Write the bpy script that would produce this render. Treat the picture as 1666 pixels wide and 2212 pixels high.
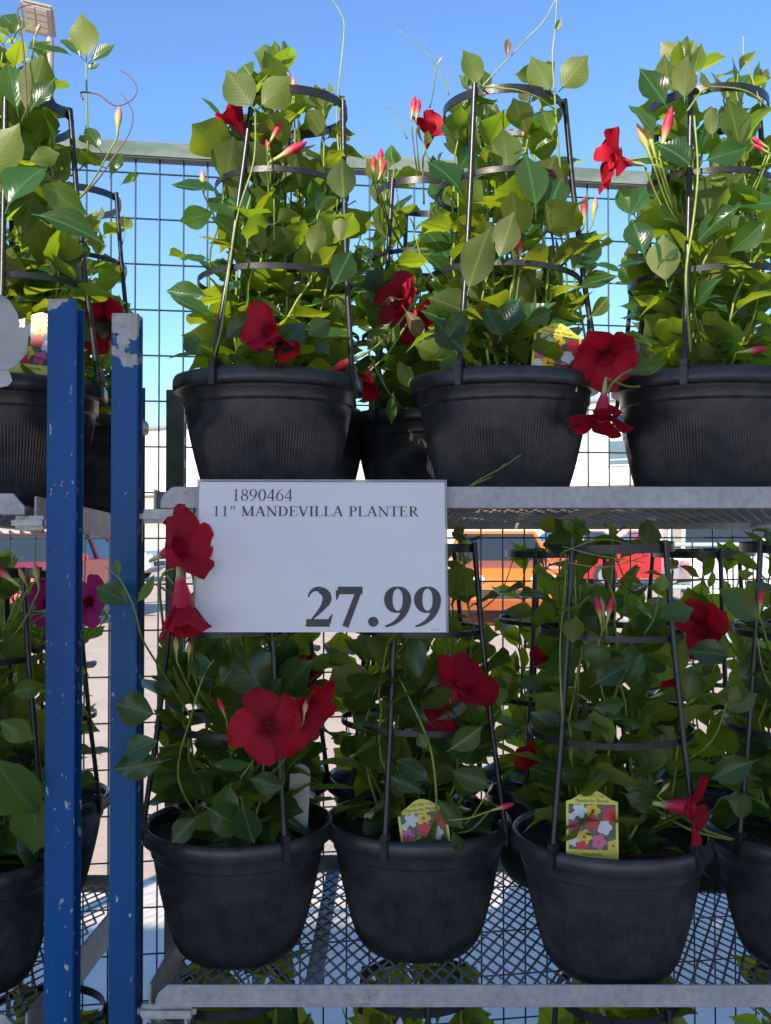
import bpy, bmesh, math, random
from mathutils import Vector, Matrix, noise

for o in list(bpy.data.objects):
    bpy.data.objects.remove(o)
S = bpy.context.scene
COL = S.collection
R = math.radians

# ------------------------------------------------------------------ camera
# picture units: a 1666 x 2212 view of the photograph, focal length FPX of them
FPX, CU, CV, EYE = 2200.0, 833.0, 1106.0, 1.5
BACK = 0.316                      # the viewer stands this far behind the plane Y = 0
PITCH = math.atan(39.0 / FPX)
cam_d = bpy.data.cameras.new("camera")
cam = bpy.data.objects.new("camera", cam_d)
COL.objects.link(cam)
cam.location = (0, -BACK, EYE)
cam.rotation_euler = (math.pi / 2 + PITCH, 0, 0)
cam_d.sensor_fit = 'HORIZONTAL'
cam_d.sensor_width = 36
cam_d.lens = 36 * FPX / 1666
cam_d.clip_start = 0.02
cam_d.clip_end = 2000
S.camera = cam

# ------------------------------------------------------------------ daylight
SUN_EL, SUN_AZ = 33.0, 28.0      # sun stands behind the viewer, to the left
w = bpy.data.worlds.new("World")
S.world = w
w.use_nodes = True
nt = w.node_tree
sky = nt.nodes.new("ShaderNodeTexSky")
sky.sky_type = 'NISHITA'
sky.sun_disc = False
sky.sun_elevation = R(SUN_EL)
sky.sun_rotation = R(180 + SUN_AZ)
sky.altitude = 0
sky.air_density = 1.0
sky.dust_density = 0.0
sky.ozone_density = 7.5
bg = nt.nodes["Background"]
bg.inputs[1].default_value = 0.15
nt.links.new(sky.outputs[0], bg.inputs[0])

sun_d = bpy.data.lights.new("sun", 'SUN')
sun_d.energy = 4.6
sun_d.angle = R(0.53)
sun_d.color = (1.0, 0.90, 0.76)
sun = bpy.data.objects.new("sun", sun_d)
COL.objects.link(sun)
SUN_DIR = Vector((math.sin(R(SUN_AZ)) * math.cos(R(SUN_EL)), math.cos(R(SUN_AZ)) * math.cos(R(SUN_EL)), -math.sin(R(SUN_EL))))
sun.rotation_euler = SUN_DIR.to_track_quat('-Z', 'Y').to_euler()

S.view_settings.view_transform = 'Standard'
S.view_settings.look = 'None'
S.view_settings.exposure = 0.76
S.view_settings.gamma = 1

# ------------------------------------------------------------------ helpers
def at(u, v, Y):
    """point at depth Y seen at (u, v) of the photograph"""
    dx, dy = (u - CU) / FPX, (CV - v) / FPX
    c, s = math.cos(PITCH), math.sin(PITCH)
    d = Vector((dx, c - dy * s, s + dy * c))
    return Vector((0, -BACK, EYE)) + d * ((Y + BACK) / d.y)

def tag(o, label=None, cat=None, group=None, kind=None):
    if label: o["label"] = label
    if cat: o["category"] = cat
    if group: o["group"] = group
    if kind: o["kind"] = kind
    return o

def empty(name, loc=(0, 0, 0), rz=0.0):
    o = bpy.data.objects.new(name, None)
    o.empty_display_size = 0.05
    o.location = loc
    o.rotation_euler = (0, 0, rz)
    COL.objects.link(o)
    return o

def link(name, mesh, parent=None, mat=None):
    o = bpy.data.objects.new(name, mesh)
    if mat is not None and not mesh.materials:
        mesh.materials.append(mat)
    COL.objects.link(o)
    if parent is not None:
        o.parent = parent
    return o

def bm_mesh(bm, name, mat=None, smooth=False, angle=None):
    m = bpy.data.meshes.new(name)
    bmesh.ops.recalc_face_normals(bm, faces=bm.faces)
    bm.to_mesh(m)
    bm.free()
    if mat is not None:
        m.materials.append(mat)
    if smooth:
        m.polygons.foreach_set("use_smooth", [True] * len(m.polygons))
        if angle is not None:
            m.set_sharp_from_angle(angle=R(angle))
    return m

def box(bm, x0, x1, y0, y1, z0, z1, bev=0.0):
    r = bmesh.ops.create_cube(bm, size=1.0)
    vs = r["verts"]
    for v in vs:
        v.co = Vector(((x0 + x1) / 2 + v.co.x * (x1 - x0), (y0 + y1) / 2 + v.co.y * (y1 - y0), (z0 + z1) / 2 + v.co.z * (z1 - z0)))
    if bev:
        es = list({e for v in vs for e in v.link_edges})
        bmesh.ops.bevel(bm, geom=es, offset=bev, segments=2, affect='EDGES', clamp_overlap=True)

def box_obj(name, parent, mat, x0, x1, y0, y1, z0, z1, bev=0.0):
    bm = bmesh.new()
    box(bm, x0, x1, y0, y1, z0, z1, bev)
    return link(name, bm_mesh(bm, name, mat, bev > 0, 40), parent)

def tube(bm, pts, rad, seg=6, caps=True):
    """tube along pts; rad is a number or one per point"""
    n = len(pts)
    rs = rad if isinstance(rad, (list, tuple)) else [rad] * n
    prev = None
    rings = []
    t0 = (pts[1] - pts[0]).normalized()
    nx = t0.orthogonal().normalized()
    for i, p in enumerate(pts):
        t = (pts[min(i + 1, n - 1)] - pts[max(i - 1, 0)])
        t = t.normalized() if t.length > 1e-9 else t0
        nx = (nx - t * nx.dot(t))
        nx = nx.normalized() if nx.length > 1e-6 else t.orthogonal().normalized()
        ny = t.cross(nx)
        rings.append([bm.verts.new(p + (nx * math.cos(2 * math.pi * k / seg) + ny * math.sin(2 * math.pi * k / seg)) * rs[i]) for k in range(seg)])
    for a, b in zip(rings, rings[1:]):
        for k in range(seg):
            bm.faces.new((a[k], a[(k + 1) % seg], b[(k + 1) % seg], b[k]))
    if caps:
        bm.faces.new(rings[0][::-1])
        bm.faces.new(rings[-1])

def tube_obj(name, parent, mat, pts, rad, seg=6):
    bm = bmesh.new()
    tube(bm, pts, rad, seg)
    return link(name, bm_mesh(bm, name, mat, True, 60), parent)

def lathe(bm, prof, seg, rfun=None):
    rings = []
    for i, (r, z) in enumerate(prof):
        if r < 1e-6:
            rings.append([bm.verts.new((0, 0, z))])
            continue
        row = []
        for k in range(seg):
            a = 2 * math.pi * k / seg
            rr = rfun(i, k, r) if rfun else r
            row.append(bm.verts.new((rr * math.cos(a), rr * math.sin(a), z)))
        rings.append(row)
    for a, b in zip(rings, rings[1:]):
        if len(a) == 1 and len(b) == 1:
            continue
        for k in range(seg):
            k2 = (k + 1) % seg
            if len(a) == 1:
                bm.faces.new((a[0], b[k2], b[k]))
            elif len(b) == 1:
                bm.faces.new((a[k], a[k2], b[0]))
            else:
                bm.faces.new((a[k], a[k2], b[k2], b[k]))

def spline(pts, n):
    """Catmull-Rom through pts, n samples per span"""
    P = [pts[0] + (pts[0] - pts[1])] + list(pts) + [pts[-1] + (pts[-1] - pts[-2])]
    out = []
    for i in range(1, len(P) - 2):
        a, b, c, d = P[i - 1], P[i], P[i + 1], P[i + 2]
        for k in range(n):
            t = k / n
            out.append(0.5 * ((2 * b) + (c - a) * t + (2 * a - 5 * b + 4 * c - d) * t * t + (3 * b - a - 3 * c + d) * t ** 3))
    out.append(P[-2].copy())
    return out

# ------------------------------------------------------------------ materials
class N:
    def __init__(s, name):
        s.m = bpy.data.materials.new(name)
        s.m.use_nodes = True
        s.t = s.m.node_tree
        s.p = s.t.nodes["Principled BSDF"]
        s.out = s.t.nodes["Material Output"]
    def n(s, kind, **kw):
        x = s.t.nodes.new("ShaderNode" + kind)
        for k, v in kw.items():
            setattr(x, k, v)
        return x
    def l(s, a, b):
        s.t.links.new(a, b)
    def val(s, name, v):
        s.p.inputs[name].default_value = v
    def ramp(s, src, stops, mode='LINEAR'):
        r = s.n("ValToRGB")
        r.color_ramp.interpolation = mode
        e = r.color_ramp.elements
        while len(e) < len(stops):
            e.new(0.5)
        for el, (pos, c) in zip(e, stops):
            el.position = pos
            el.color = (c, c, c, 1) if isinstance(c, (int, float)) else (*c, 1)
        s.l(src, r.inputs[0])
        return r
    def noise(s, scale, detail=4, rough=0.55, coord="Object", stretch=None):
        tc = s.n("TexCoord")
        src = tc.outputs[coord]
        if stretch:
            mp = s.n("Mapping")
            mp.inputs["Scale"].default_value = stretch
            s.l(src, mp.inputs[0])
            src = mp.outputs[0]
        x = s.n("TexNoise")
        x.inputs["Scale"].default_value = scale
        x.inputs["Detail"].default_value = detail
        x.inputs["Roughness"].default_value = rough
        s.l(src, x.inputs["Vector"])
        return x
    def mix(s, fac, a, b, blend='MIX'):
        x = s.n("Mix", data_type='RGBA', blend_type=blend)
        for sock, v in ((x.inputs[0], fac), (x.inputs[6], a), (x.inputs[7], b)):
            if isinstance(v, bpy.types.NodeSocket):
                s.l(v, sock)
            elif isinstance(v, (int, float)):
                sock.default_value = v
            else:
                sock.default_value = (*v, 1)
        return x.outputs[2]
    def math(s, op, a, b=None, c=None):
        x = s.n("Math", operation=op)
        for i, v in enumerate((a, b, c)):
            if v is None: continue
            if isinstance(v, bpy.types.NodeSocket): s.l(v, x.inputs[i])
            else: x.inputs[i].default_value = v
        return x.outputs[0]
    def bump(s, h, dist, strength=1.0):
        b = s.n("Bump")
        b.inputs["Distance"].default_value = dist
        b.inputs["Strength"].default_value = strength
        s.l(h, b.inputs["Height"])
        s.l(b.outputs[0], s.p.inputs["Normal"])
        return b

def simple(name, col, rough=0.5, metal=0.0, var=0.0, scale=20, bump=0.0, bscale=60, spec=0.5):
    a = N(name)
    a.val("Roughness", rough); a.val("Metallic", metal); a.val("Specular IOR Level", spec)
    if var:
        nz = a.noise(scale, 5, 0.6)
        lo = tuple(c * (1 - var) for c in col); hi = tuple(min(1, c * (1 + var)) for c in col)
        r = a.ramp(nz.outputs[0], [(0.3, lo), (0.7, hi)])
        a.l(r.outputs[0], a.p.inputs["Base Color"])
    else:
        a.val("Base Color", (*col, 1))
    if bump:
        a.bump(a.noise(bscale, 4).outputs[0], bump)
    return a.m

def leaf_material(name, top, under, trans, tfac=0.48):
    a = N(name)
    tc = a.n("TexCoord")
    sep = a.n("SeparateXYZ")
    a.l(tc.outputs["UV"], sep.inputs[0])
    su = a.math('ABSOLUTE', a.math('SUBTRACT', sep.outputs[0], 0.5))      # distance from the midrib
    rib = a.ramp(su, [(0.0, 1.0), (0.05, 0.0)])
    ph = a.math('SUBTRACT', a.math('MULTIPLY', sep.outputs[1], 62.0), a.math('MULTIPLY', su, 46.0))
    wave = a.math('SINE', ph)
    vein = a.ramp(wave, [(0.72, 0.0), (1.0, 1.0)])
    info = a.n("ObjectInfo")
    geo = a.n("NewGeometry")
    nz = a.noise(26, 4, 0.6)
    def vary(c):
        hsv = a.n("HueSaturation")
        hsv.inputs["Color"].default_value = (*c, 1)
        a.l(a.math('ADD', 0.47, a.math('MULTIPLY', info.outputs["Random"], 0.05)), hsv.inputs["Hue"])
        a.l(a.math('ADD', 0.72, a.math('MULTIPLY', a.math('FRACT', a.math('MULTIPLY', info.outputs["Random"], 7.31)), 0.62)), hsv.inputs["Value"])
        return hsv.outputs[0]
    t = a.mix(rib.outputs[0], a.mix(0.12, vary(top), nz.outputs[0], 'OVERLAY'), tuple(min(1, c * 2.6 + 0.02) for c in top))
    t = a.mix(a.math('MULTIPLY', vein.outputs[0], 0.12), t, tuple(c * 1.9 for c in top))
    u = a.mix(rib.outputs[0], vary(under), tuple(min(1, c * 1.5) for c in under))
    col = a.mix(geo.outputs["Backfacing"], t, u)
    a.l(col, a.p.inputs["Base Color"])
    a.val("Specular IOR Level", 0.6)
    ro = a.math('ADD', 0.24, a.math('MULTIPLY', geo.outputs["Backfacing"], 0.25))
    a.l(ro, a.p.inputs["Roughness"])
    hgt = a.math('SUBTRACT', a.math('MULTIPLY', wave, 0.25), a.math('MULTIPLY', rib.outputs[0], 0.8))
    a.bump(hgt, 0.0003, 0.6)
    tr = a.n("BsdfTranslucent")
    tcol = a.mix(rib.outputs[0], vary(trans), tuple(c * 0.7 for c in trans))
    a.l(tcol, tr.inputs[0])
    mx = a.n("MixShader")
    mx.inputs[0].default_value = tfac
    a.l(a.p.outputs[0], mx.inputs[1]); a.l(tr.outputs[0], mx.inputs[2])
    a.l(mx.outputs[0], a.out.inputs[0])
    return a.m

def petal_material(name, col, trans, dark):
    a = N(name)
    tc = a.n("TexCoord"); sep = a.n("SeparateXYZ")
    a.l(tc.outputs["UV"], sep.inputs[0])
    r = a.ramp(sep.outputs[1], [(0.0, dark), (0.4, col), (1.0, col)])
    nz = a.noise(60, 3, 0.6, "UV", (9, 1.5, 1))
    c = a.mix(0.35, r.outputs[0], a.ramp(nz.outputs[0], [(0.3, 0.55), (0.7, 1.0)]).outputs[0], 'MULTIPLY')
    info = a.n("ObjectInfo")
    hsv = a.n("HueSaturation"); a.l(c, hsv.inputs["Color"])
    a.l(a.math('ADD', 0.72, a.math('MULTIPLY', info.outputs["Random"], 0.5)), hsv.inputs["Value"])
    a.l(hsv.outputs[0], a.p.inputs["Base Color"])
    a.val("Roughness", 0.55); a.val("Specular IOR Level", 0.3)
    a.bump(nz.outputs[0], 0.0006, 0.6)
    tr = a.n("BsdfTranslucent"); tr.inputs[0].default_value = (*trans, 1)
    mx = a.n("MixShader"); mx.inputs[0].default_value = 0.25
    a.l(a.p.outputs[0], mx.inputs[1]); a.l(tr.outputs[0], mx.inputs[2]); a.l(mx.outputs[0], a.out.inputs[0])
    return a.m

def gradient_material(name, stops, rough=0.45, trans=0.0):
    """colour runs along the piece from its stalk (v = 0) to its tip (v = 1)"""
    a = N(name)
    tc = a.n("TexCoord"); sep = a.n("SeparateXYZ")
    a.l(tc.outputs["UV"], sep.inputs[0])
    a.l(a.ramp(sep.outputs[1], stops).outputs[0], a.p.inputs["Base Color"])
    a.val("Roughness", rough); a.val("Specular IOR Level", 0.3)
    return a.m

def paint_material(name, col, metal_col, top_z, chip=0.70, bare=0.03):
    """old enamel with chips down to the metal, worn bare at the open upper end"""
    a = N(name)
    tc = a.n("TexCoord"); sep = a.n("SeparateXYZ")
    a.l(tc.outputs["Object"], sep.inputs[0])
    n1 = a.noise(70, 3, 0.5, "Object", (1.7, 1.7, 0.8))
    n2 = a.noise(16, 4, 0.6)
    n3 = a.noise(7, 3, 0.5)
    m1 = a.ramp(n1.outputs[0], [(chip, 0.0), (chip + 0.012, 1.0)])
    m1b = a.math('MULTIPLY', m1.outputs[0], a.ramp(n3.outputs[0], [(0.38, 0.0), (0.52, 1.0)]).outputs[0])
    d = a.math('SUBTRACT', sep.outputs[2], top_z - bare * 1.5)
    d2 = a.math('ADD', a.math('DIVIDE', d, bare * 2.2), a.math('MULTIPLY', a.math('SUBTRACT', n2.outputs[0], 0.5), 2.4))
    m2 = a.ramp(d2, [(0.30, 0.0), (0.33, 1.0)])
    mask = a.math('MAXIMUM', m1b, m2.outputs[0])
    tone = a.ramp(a.noise(5, 5, 0.6, "Object", (3, 3, 0.6)).outputs[0], [(0.3, tuple(c * 0.8 for c in col)), (0.7, tuple(c * 1.15 for c in col))])
    mt = a.ramp(a.noise(70, 5, 0.7).outputs[0], [(0.3, tuple(c * 0.55 for c in metal_col)), (0.65, metal_col)])
    a.l(a.mix(mask, tone.outputs[0], mt.outputs[0]), a.p.inputs["Base Color"])
    a.l(a.math('ADD', 0.42, a.math('MULTIPLY', mask, 0.25)), a.p.inputs["Roughness"]); a.val("Specular IOR Level", 0.25)
    a.bump(a.math('MULTIPLY', mask, -1.0), 0.0006, 0.8)
    return a.m

def galvanised(name, lo, hi, rough=0.5):
    a = N(name)
    n1 = a.noise(14, 6, 0.65)
    n2 = a.noise(90, 3, 0.5)
    n3 = a.noise(9, 5, 0.75, "Object", (1, 1, 3))
    c = a.ramp(n1.outputs[0], [(0.28, lo), (0.72, hi)])
    c2 = a.mix(0.45, c.outputs[0], a.ramp(n2.outputs[0], [(0.35, 0.6), (0.6, 1.0)]).outputs[0], 'MULTIPLY')
    c3 = a.mix(a.ramp(n3.outputs[0], [(0.60, 0.0), (0.70, 0.75)]).outputs[0], c2, (0.10, 0.095, 0.09))
    a.l(c3, a.p.inputs["Base Color"])
    a.val("Metallic", 0.25); a.val("Roughness", rough)
    a.bump(n2.outputs[0], 0.0004, 0.5)
    return a.m

M = {}
M['leaf'] = leaf_material("leaf_green", (0.023, 0.078, 0.024), (0.160, 0.205, 0.065), (0.40, 0.56, 0.015))
M['young'] = leaf_material("leaf_young", (0.095, 0.17, 0.028), (0.20, 0.22, 0.08), (0.42, 0.55, 0.05))
M['bronze'] = leaf_material("leaf_bronze", (0.20, 0.12, 0.05), (0.26, 0.20, 0.10), (0.45, 0.30, 0.10))
M['stem'] = simple("stem_green", (0.20, 0.27, 0.045), 0.45, 0, 0.35, 40)
M['stem_brown'] = simple("tendril_brown", (0.15, 0.075, 0.05), 0.5, 0, 0.3, 40)
M['stem_pale'] = simple("tendril_pale", (0.30, 0.34, 0.14), 0.5, 0, 0.3, 40)
M['red'] = petal_material("petal_red", (0.48, 0.004, 0.022), (0.75, 0.01, 0.03), (0.20, 0.0, 0.012))
M['magenta'] = petal_material("petal_magenta", (0.55, 0.02, 0.20), (0.75, 0.03, 0.3), (0.3, 0.01, 0.1))
M['white'] = petal_material("petal_white", (0.80, 0.80, 0.80), (0.8, 0.8, 0.75), (0.75, 0.72, 0.45))
M['tube_red'] = gradient_material("flower_tube_red", [(0.0, (0.35, 0.40, 0.08)), (0.32, (0.55, 0.50, 0.20)), (0.48, (0.55, 0.03, 0.08)), (1.0, (0.42, 0.004, 0.02))])
M['tube_white'] = gradient_material("flower_tube_white", [(0.0, (0.35, 0.40, 0.1)), (0.6, (0.75, 0.75, 0.6)), (1.0, (0.7, 0.66, 0.3))])
M['bud_red'] = gradient_material("bud_red", [(0.0, (0.20, 0.30, 0.05)), (0.30, (0.50, 0.52, 0.14)), (0.48, (0.60, 0.20, 0.14)), (0.62, (0.55, 0.02, 0.06)), (1.0, (0.50, 0.03, 0.06))])
M['bud_pale'] = gradient_material("bud_pale", [(0.0, (0.20, 0.30, 0.05)), (0.5, (0.50, 0.50, 0.16)), (0.75, (0.62, 0.30, 0.22)), (1.0, (0.62, 0.16, 0.16))])
M['pot'] = simple("pot_black_plastic", (0.034, 0.035, 0.040), 0.32, 0, 0.45, 45, 0.0003, 260, 0.5)
M['cage'] = simple("trellis_black_plastic", (0.016, 0.017, 0.021), 0.33, 0, 0.4, 50, 0.0002, 300, 0.55)
a = N("potting_soil")
nz = a.noise(190, 3, 0.6)
a.l(a.ramp(nz.outputs[0], [(0.3, (0.012, 0.008, 0.006)), (0.58, (0.05, 0.03, 0.02)), (0.66, (0.15, 0.09, 0.055)), (0.74, (0.40, 0.34, 0.27))]).outputs[0], a.p.inputs["Base Color"])
a.val("Roughness", 0.95); a.bump(nz.outputs[0], 0.004)
M['soil'] = a.m
M['galv'] = galvanised("galvanised_steel", (0.34, 0.345, 0.355), (0.50, 0.50, 0.51))
M['galv_dark'] = galvanised("galvanised_mesh", (0.26, 0.265, 0.275), (0.40, 0.405, 0.42), 0.55)
M['bracket'] = galvanised("white_worn_steel", (0.42, 0.43, 0.44), (0.60, 0.60, 0.60), 0.5)
M['fence_green'] = simple("fence_wire_green", (0.010, 0.040, 0.042), 0.4)
a = N("fence_rail_paint")
nz = a.noise(9, 6, 0.7, "Object", (0.5, 2, 2))
a.l(a.ramp(nz.outputs[0], [(0.34, (0.07, 0.12, 0.105)), (0.52, (0.14, 0.19, 0.165)), (0.72, (0.27, 0.29, 0.26))]).outputs[0], a.p.inputs["Base Color"])
a.val("Roughness", 0.6)
M['rail'] = a.m
M['rear_post'] = simple("weathered_grey_green_steel", (0.16, 0.175, 0.155), 0.55, 0.1, 0.4, 22)

# ground: sun-warmed concrete with patches and fine grain
a = N("pavement_concrete")
n1 = a.noise(0.35, 6, 0.6); n2 = a.noise(30, 5, 0.7); n3 = a.noise(2.2, 5, 0.65)
c = a.ramp(n1.outputs[0], [(0.3, (0.53, 0.405, 0.315)), (0.7, (0.65, 0.515, 0.41))])
c = a.mix(0.5, c.outputs[0], a.ramp(n2.outputs[0], [(0.3, 0.62), (0.65, 1.0)]).outputs[0], 'MULTIPLY')
c = a.mix(0.5, c, a.ramp(n3.outputs[0], [(0.35, 0.72), (0.6, 1.0)]).outputs[0], 'MULTIPLY')
a.l(c, a.p.inputs["Base Color"]); a.val("Roughness", 0.85)
a.bump(n2.outputs[0], 0.003)
M['ground'] = a.m
a = N("shade_lift_concrete")  # pale tone put in to brighten the ground where shade falls
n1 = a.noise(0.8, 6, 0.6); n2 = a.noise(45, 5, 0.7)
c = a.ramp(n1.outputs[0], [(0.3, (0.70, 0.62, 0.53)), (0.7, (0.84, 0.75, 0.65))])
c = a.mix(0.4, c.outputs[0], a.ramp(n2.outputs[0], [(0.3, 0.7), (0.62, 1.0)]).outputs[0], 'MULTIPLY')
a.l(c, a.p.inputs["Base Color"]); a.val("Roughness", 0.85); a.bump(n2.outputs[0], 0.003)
M['shade_lift'] = a.m
M['siding'] = simple("siding_white_metal", (0.72, 0.70, 0.66), 0.5, 0, 0.06, 0.8)
M['masonry'] = simple("beige_masonry", (0.50, 0.43, 0.35), 0.85, 0, 0.2, 1.5)
M['roof_trim'] = simple("roof_trim_grey", (0.22, 0.24, 0.27), 0.5)
M['glass_far'] = simple("window_glass_far", (0.10, 0.14, 0.17), 0.12, 0, 0.2, 0.7)
M['frame_far'] = simple("window_frame_pale", (0.60, 0.58, 0.53), 0.5)
M['blocker'] = simple("shade_blocker_white", (0.78, 0.76, 0.73), 0.8, 0, 0.1, 0.5)  # for the added sun blocker behind the viewer
M['lamp_metal'] = simple("lamp_post_beige_metal", (0.34, 0.31, 0.27), 0.5, 0.1, 0.1, 4)
M['lamp_lens'] = simple("lamp_lens_panel", (0.55, 0.50, 0.42), 0.3)
M['tyre'] = simple("tyre_rubber", (0.02, 0.02, 0.021), 0.8)
M['rim'] = simple("wheel_alloy", (0.45, 0.45, 0.47), 0.35, 0.7)
M['carglass'] = simple("car_glass", (0.03, 0.04, 0.05), 0.06)
M['headlight'] = simple("headlight_clear", (0.75, 0.76, 0.78), 0.12)
M['taillight'] = simple("taillight_red", (0.45, 0.02, 0.02), 0.15)
M['dark_trim'] = simple("dark_plastic_trim", (0.03, 0.03, 0.032), 0.6)
for k, c in {'orange': (0.75, 0.16, 0.012), 'carred': (0.55, 0.012, 0.02), 'carwhite': (0.75, 0.75, 0.75), 'cargrey': (0.16, 0.17, 0.19), 'carblue': (0.10, 0.22, 0.42)}.items():
    m = simple("car_paint_" + k, c, 0.28)
    m.node_tree.nodes["Principled BSDF"].inputs["Coat Weight"].default_value = 0.7
    M[k] = m
M['aqua'] = simple("corral_pale_green_pipe", (0.38, 0.55, 0.50), 0.45)
M['lane'] = simple("lane_paint_white", (0.72, 0.72, 0.70), 0.8, 0, 0.15, 3)
M['paper'] = simple("sign_paper", (0.81, 0.79, 0.81), 0.55, 0, 0.02, 9, 0.0004, 14, 0.3)
M['ink'] = simple("sign_ink", (0.055, 0.055, 0.062), 0.5)
a = N("clear_sleeve_edge")
a.val("Base Color", (0.62, 0.64, 0.70, 1)); a.val("Roughness", 0.12); a.val("Transmission Weight", 0.55); a.val("IOR", 1.45)
M['sleeve'] = a.m
M['tag_yellow'] = simple("tag_yellow_card", (0.80, 0.72, 0.09), 0.35)
M['tag_cream'] = simple("tag_cream_card", (0.80, 0.76, 0.42), 0.35)
M['tag_back'] = simple("tag_grey_white_back", (0.55, 0.56, 0.55), 0.5)
M['tag_photo'] = simple("tag_photo_leaves", (0.06, 0.11, 0.07), 0.35, 0, 0.8, 160)
M['tag_black'] = simple("tag_black_ink", (0.03, 0.03, 0.03), 0.5)
M['tag_grey'] = simple("tag_grey_ink", (0.35, 0.36, 0.36), 0.5)
for k, c in {'p_white': (0.68, 0.68, 0.74), 'p_yellow': (0.78, 0.55, 0.03), 'p_red': (0.62, 0.02, 0.03), 'p_pink': (0.70, 0.12, 0.30), 'p_core': (0.30, 0.10, 0.05)}.items():
    M[k] = simple("print_" + k[2:], c, 0.35)

# ------------------------------------------------------------------ ground
bm = bmesh.new()
gv = [bm.verts.new(p) for p in ((-400, -60, 0), (400, -60, 0), (400, 900, 0), (-400, 900, 0))]
bm.faces.new(gv)
g = link("ground", bm_mesh(bm, "ground", M['ground']))
tag(g, "pale concrete pavement stretching under the carts and across the car park", "pavement", kind="structure")
bm = bmesh.new()  # added strip, paler than the pavement, to lift the shaded ground
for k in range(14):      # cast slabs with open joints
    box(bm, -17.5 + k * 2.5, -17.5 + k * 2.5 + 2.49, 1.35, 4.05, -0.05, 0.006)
ap = link("shade_lift_slabs", bm_mesh(bm, "shade_lift_slabs", M['shade_lift']))
tag(ap, "concrete slab strip added along the wire fence, coloured pale to brighten the shaded ground", "pavement", kind="structure")
bm = bmesh.new()
for k in range(9):
    x = -14 + k * 3.0
    box(bm, x, x + 0.1, 12.6, 17.4, 0.004, 0.008)
bl = link("bay_markings", bm_mesh(bm, "bay_markings", M['lane']))
tag(bl, "white painted parking bay lines on the pavement", "road marking", kind="structure")

# ------------------------------------------------------------------ invented canopy, unseen behind the viewer, shaped to shade the lower shelves
SLOPE = math.tan(R(SUN_EL)) / math.cos(R(SUN_AZ))
CAN_Y, CAN_D = -2.0, 7.8  # depth sets how much sunlit ground bounces light into the shade
CAN_Z = EYE + 0.295 + (1.10 - CAN_Y) * SLOPE - 0.20
can = empty("shade_blocker", (0, CAN_Y, 0))
tag(can, "flat white canopy added out of view behind the viewer to shade the lower shelves", "canopy")
box_obj("blocker_slab", can, M['blocker'], -16, 14, -CAN_D, 0, CAN_Z, CAN_Z + 0.18, 0.01)
box_obj("blocker_fascia", can, M['roof_trim'], -16.02, 14.02, -0.001, 0.03, CAN_Z - 0.10, CAN_Z + 0.2)
for x in (-14, -7.5, 5.5, 12):
    for y in (-0.4, -CAN_D + 0.4):
        box_obj("post", can, M['lamp_metal'], x - 0.06, x + 0.06, y - 0.06, y + 0.06, 0, CAN_Z)

# ------------------------------------------------------------------ white metal building beyond the car park
bA, bB = Vector((-60.0, 107.0, 0)), Vector((42.0, 50.5, 0))
bdir = (bB - bA).normalized()
bl_len = (bB - bA).length
white_b = empty("metal_building", bA, math.atan2(bdir.y, bdir.x))
tag(white_b, "long white ribbed metal building with beige base across the car park", "building")
Z0, Z1 = EYE + 3.15, EYE + 8.6
box_obj("base_wall", white_b, M['masonry'], 0, bl_len, 0.25, 20, 0, Z0)
bm = bmesh.new()
pts = []
n_rib = 330
step = bl_len / n_rib
for k in range(n_rib):
    x = k * step
    pts += [(x, 0.0), (x + step * 0.62, 0.0), (x + step * 0.70, 0.06), (x + step * 0.92, 0.06)]
lowr = [bm.verts.new((x, y, Z0)) for x, y in pts]
upr = [bm.verts.new((x, y, Z1 - 0.2)) for x, y in pts]
for k in range(len(pts) - 1):
    bm.faces.new((lowr[k], lowr[k + 1], upr[k + 1], upr[k]))
link("ribbed_siding", bm_mesh(bm, "ribbed_siding", M['siding']), white_b)
box_obj("roof", white_b, M['roof_trim'], 0, bl_len, -0.25, 20, Z1 - 0.2, Z1)
box_obj("sill_band", white_b, M['frame_far'], 0, bl_len, -0.12, 0.2, Z0 - 0.25, Z0)
wz0, wz1 = EYE + 4.25, EYE + 5.75
bm = bmesh.new(); box(bm, -0.12, 1.42, -0.10, 0.05, -0.12, 1.62); fr_m = bm_mesh(bm, "window_frame", M['frame_far'])
bm = bmesh.new(); box(bm, 0.0, 1.30, -0.13, -0.102, 0.0, 0.26); box(bm, 0.0, 1.30, -0.13, -0.102, 0.36, 1.5); gl_m = bm_mesh(bm, "window_pane", M['glass_far'])
for k in range(9):
    wx = 71.0 + k * 3.55
    f = link("window_frame", fr_m, white_b)
    f.location = (wx, 0, wz0)
    p = link("window_pane", gl_m, f)

# ------------------------------------------------------------------ lamp post in the car park
lp = at(102, 1145, 18.3); lp.z = 0
lamp = empty("lamp_post", lp)
tag(lamp, "tall beige parking lot lamp post with a flat panel lamp head", "lamp post")
LH = at(80, 82, 18.3).z
bm = bmesh.new(); tube(bm, [Vector((0, 0, 0)), Vector((0, 0, LH * 0.5)), Vector((0, 0, LH + 0.1))], [0.10, 0.085, 0.07], 12)
link("pole", bm_mesh(bm, "pole", M['lamp_metal'], True, 50), lamp)
box_obj("base", lamp, M['masonry'], -0.25, 0.25, -0.25, 0.25, 0, 0.7, 0.02)
bm = bmesh.new(); box(bm, -0.52, 0.06, -0.55, 0.12, -0.05, 0.08, 0.04)
head = link("lamp_head", bm_mesh(bm, "lamp_head", M['lamp_metal'], True, 40), lamp)
head.location = (0.04, 0, LH + 0.10)
head.rotation_euler = (R(-26), R(10), R(8))
for i in range(2):
    for j in range(4):
        box_obj("lens", head, M['lamp_lens'], -0.46 + i * 0.22, -0.27 + i * 0.22, -0.49 + j * 0.13, -0.385 + j * 0.13, -0.062, -0.050)

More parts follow.
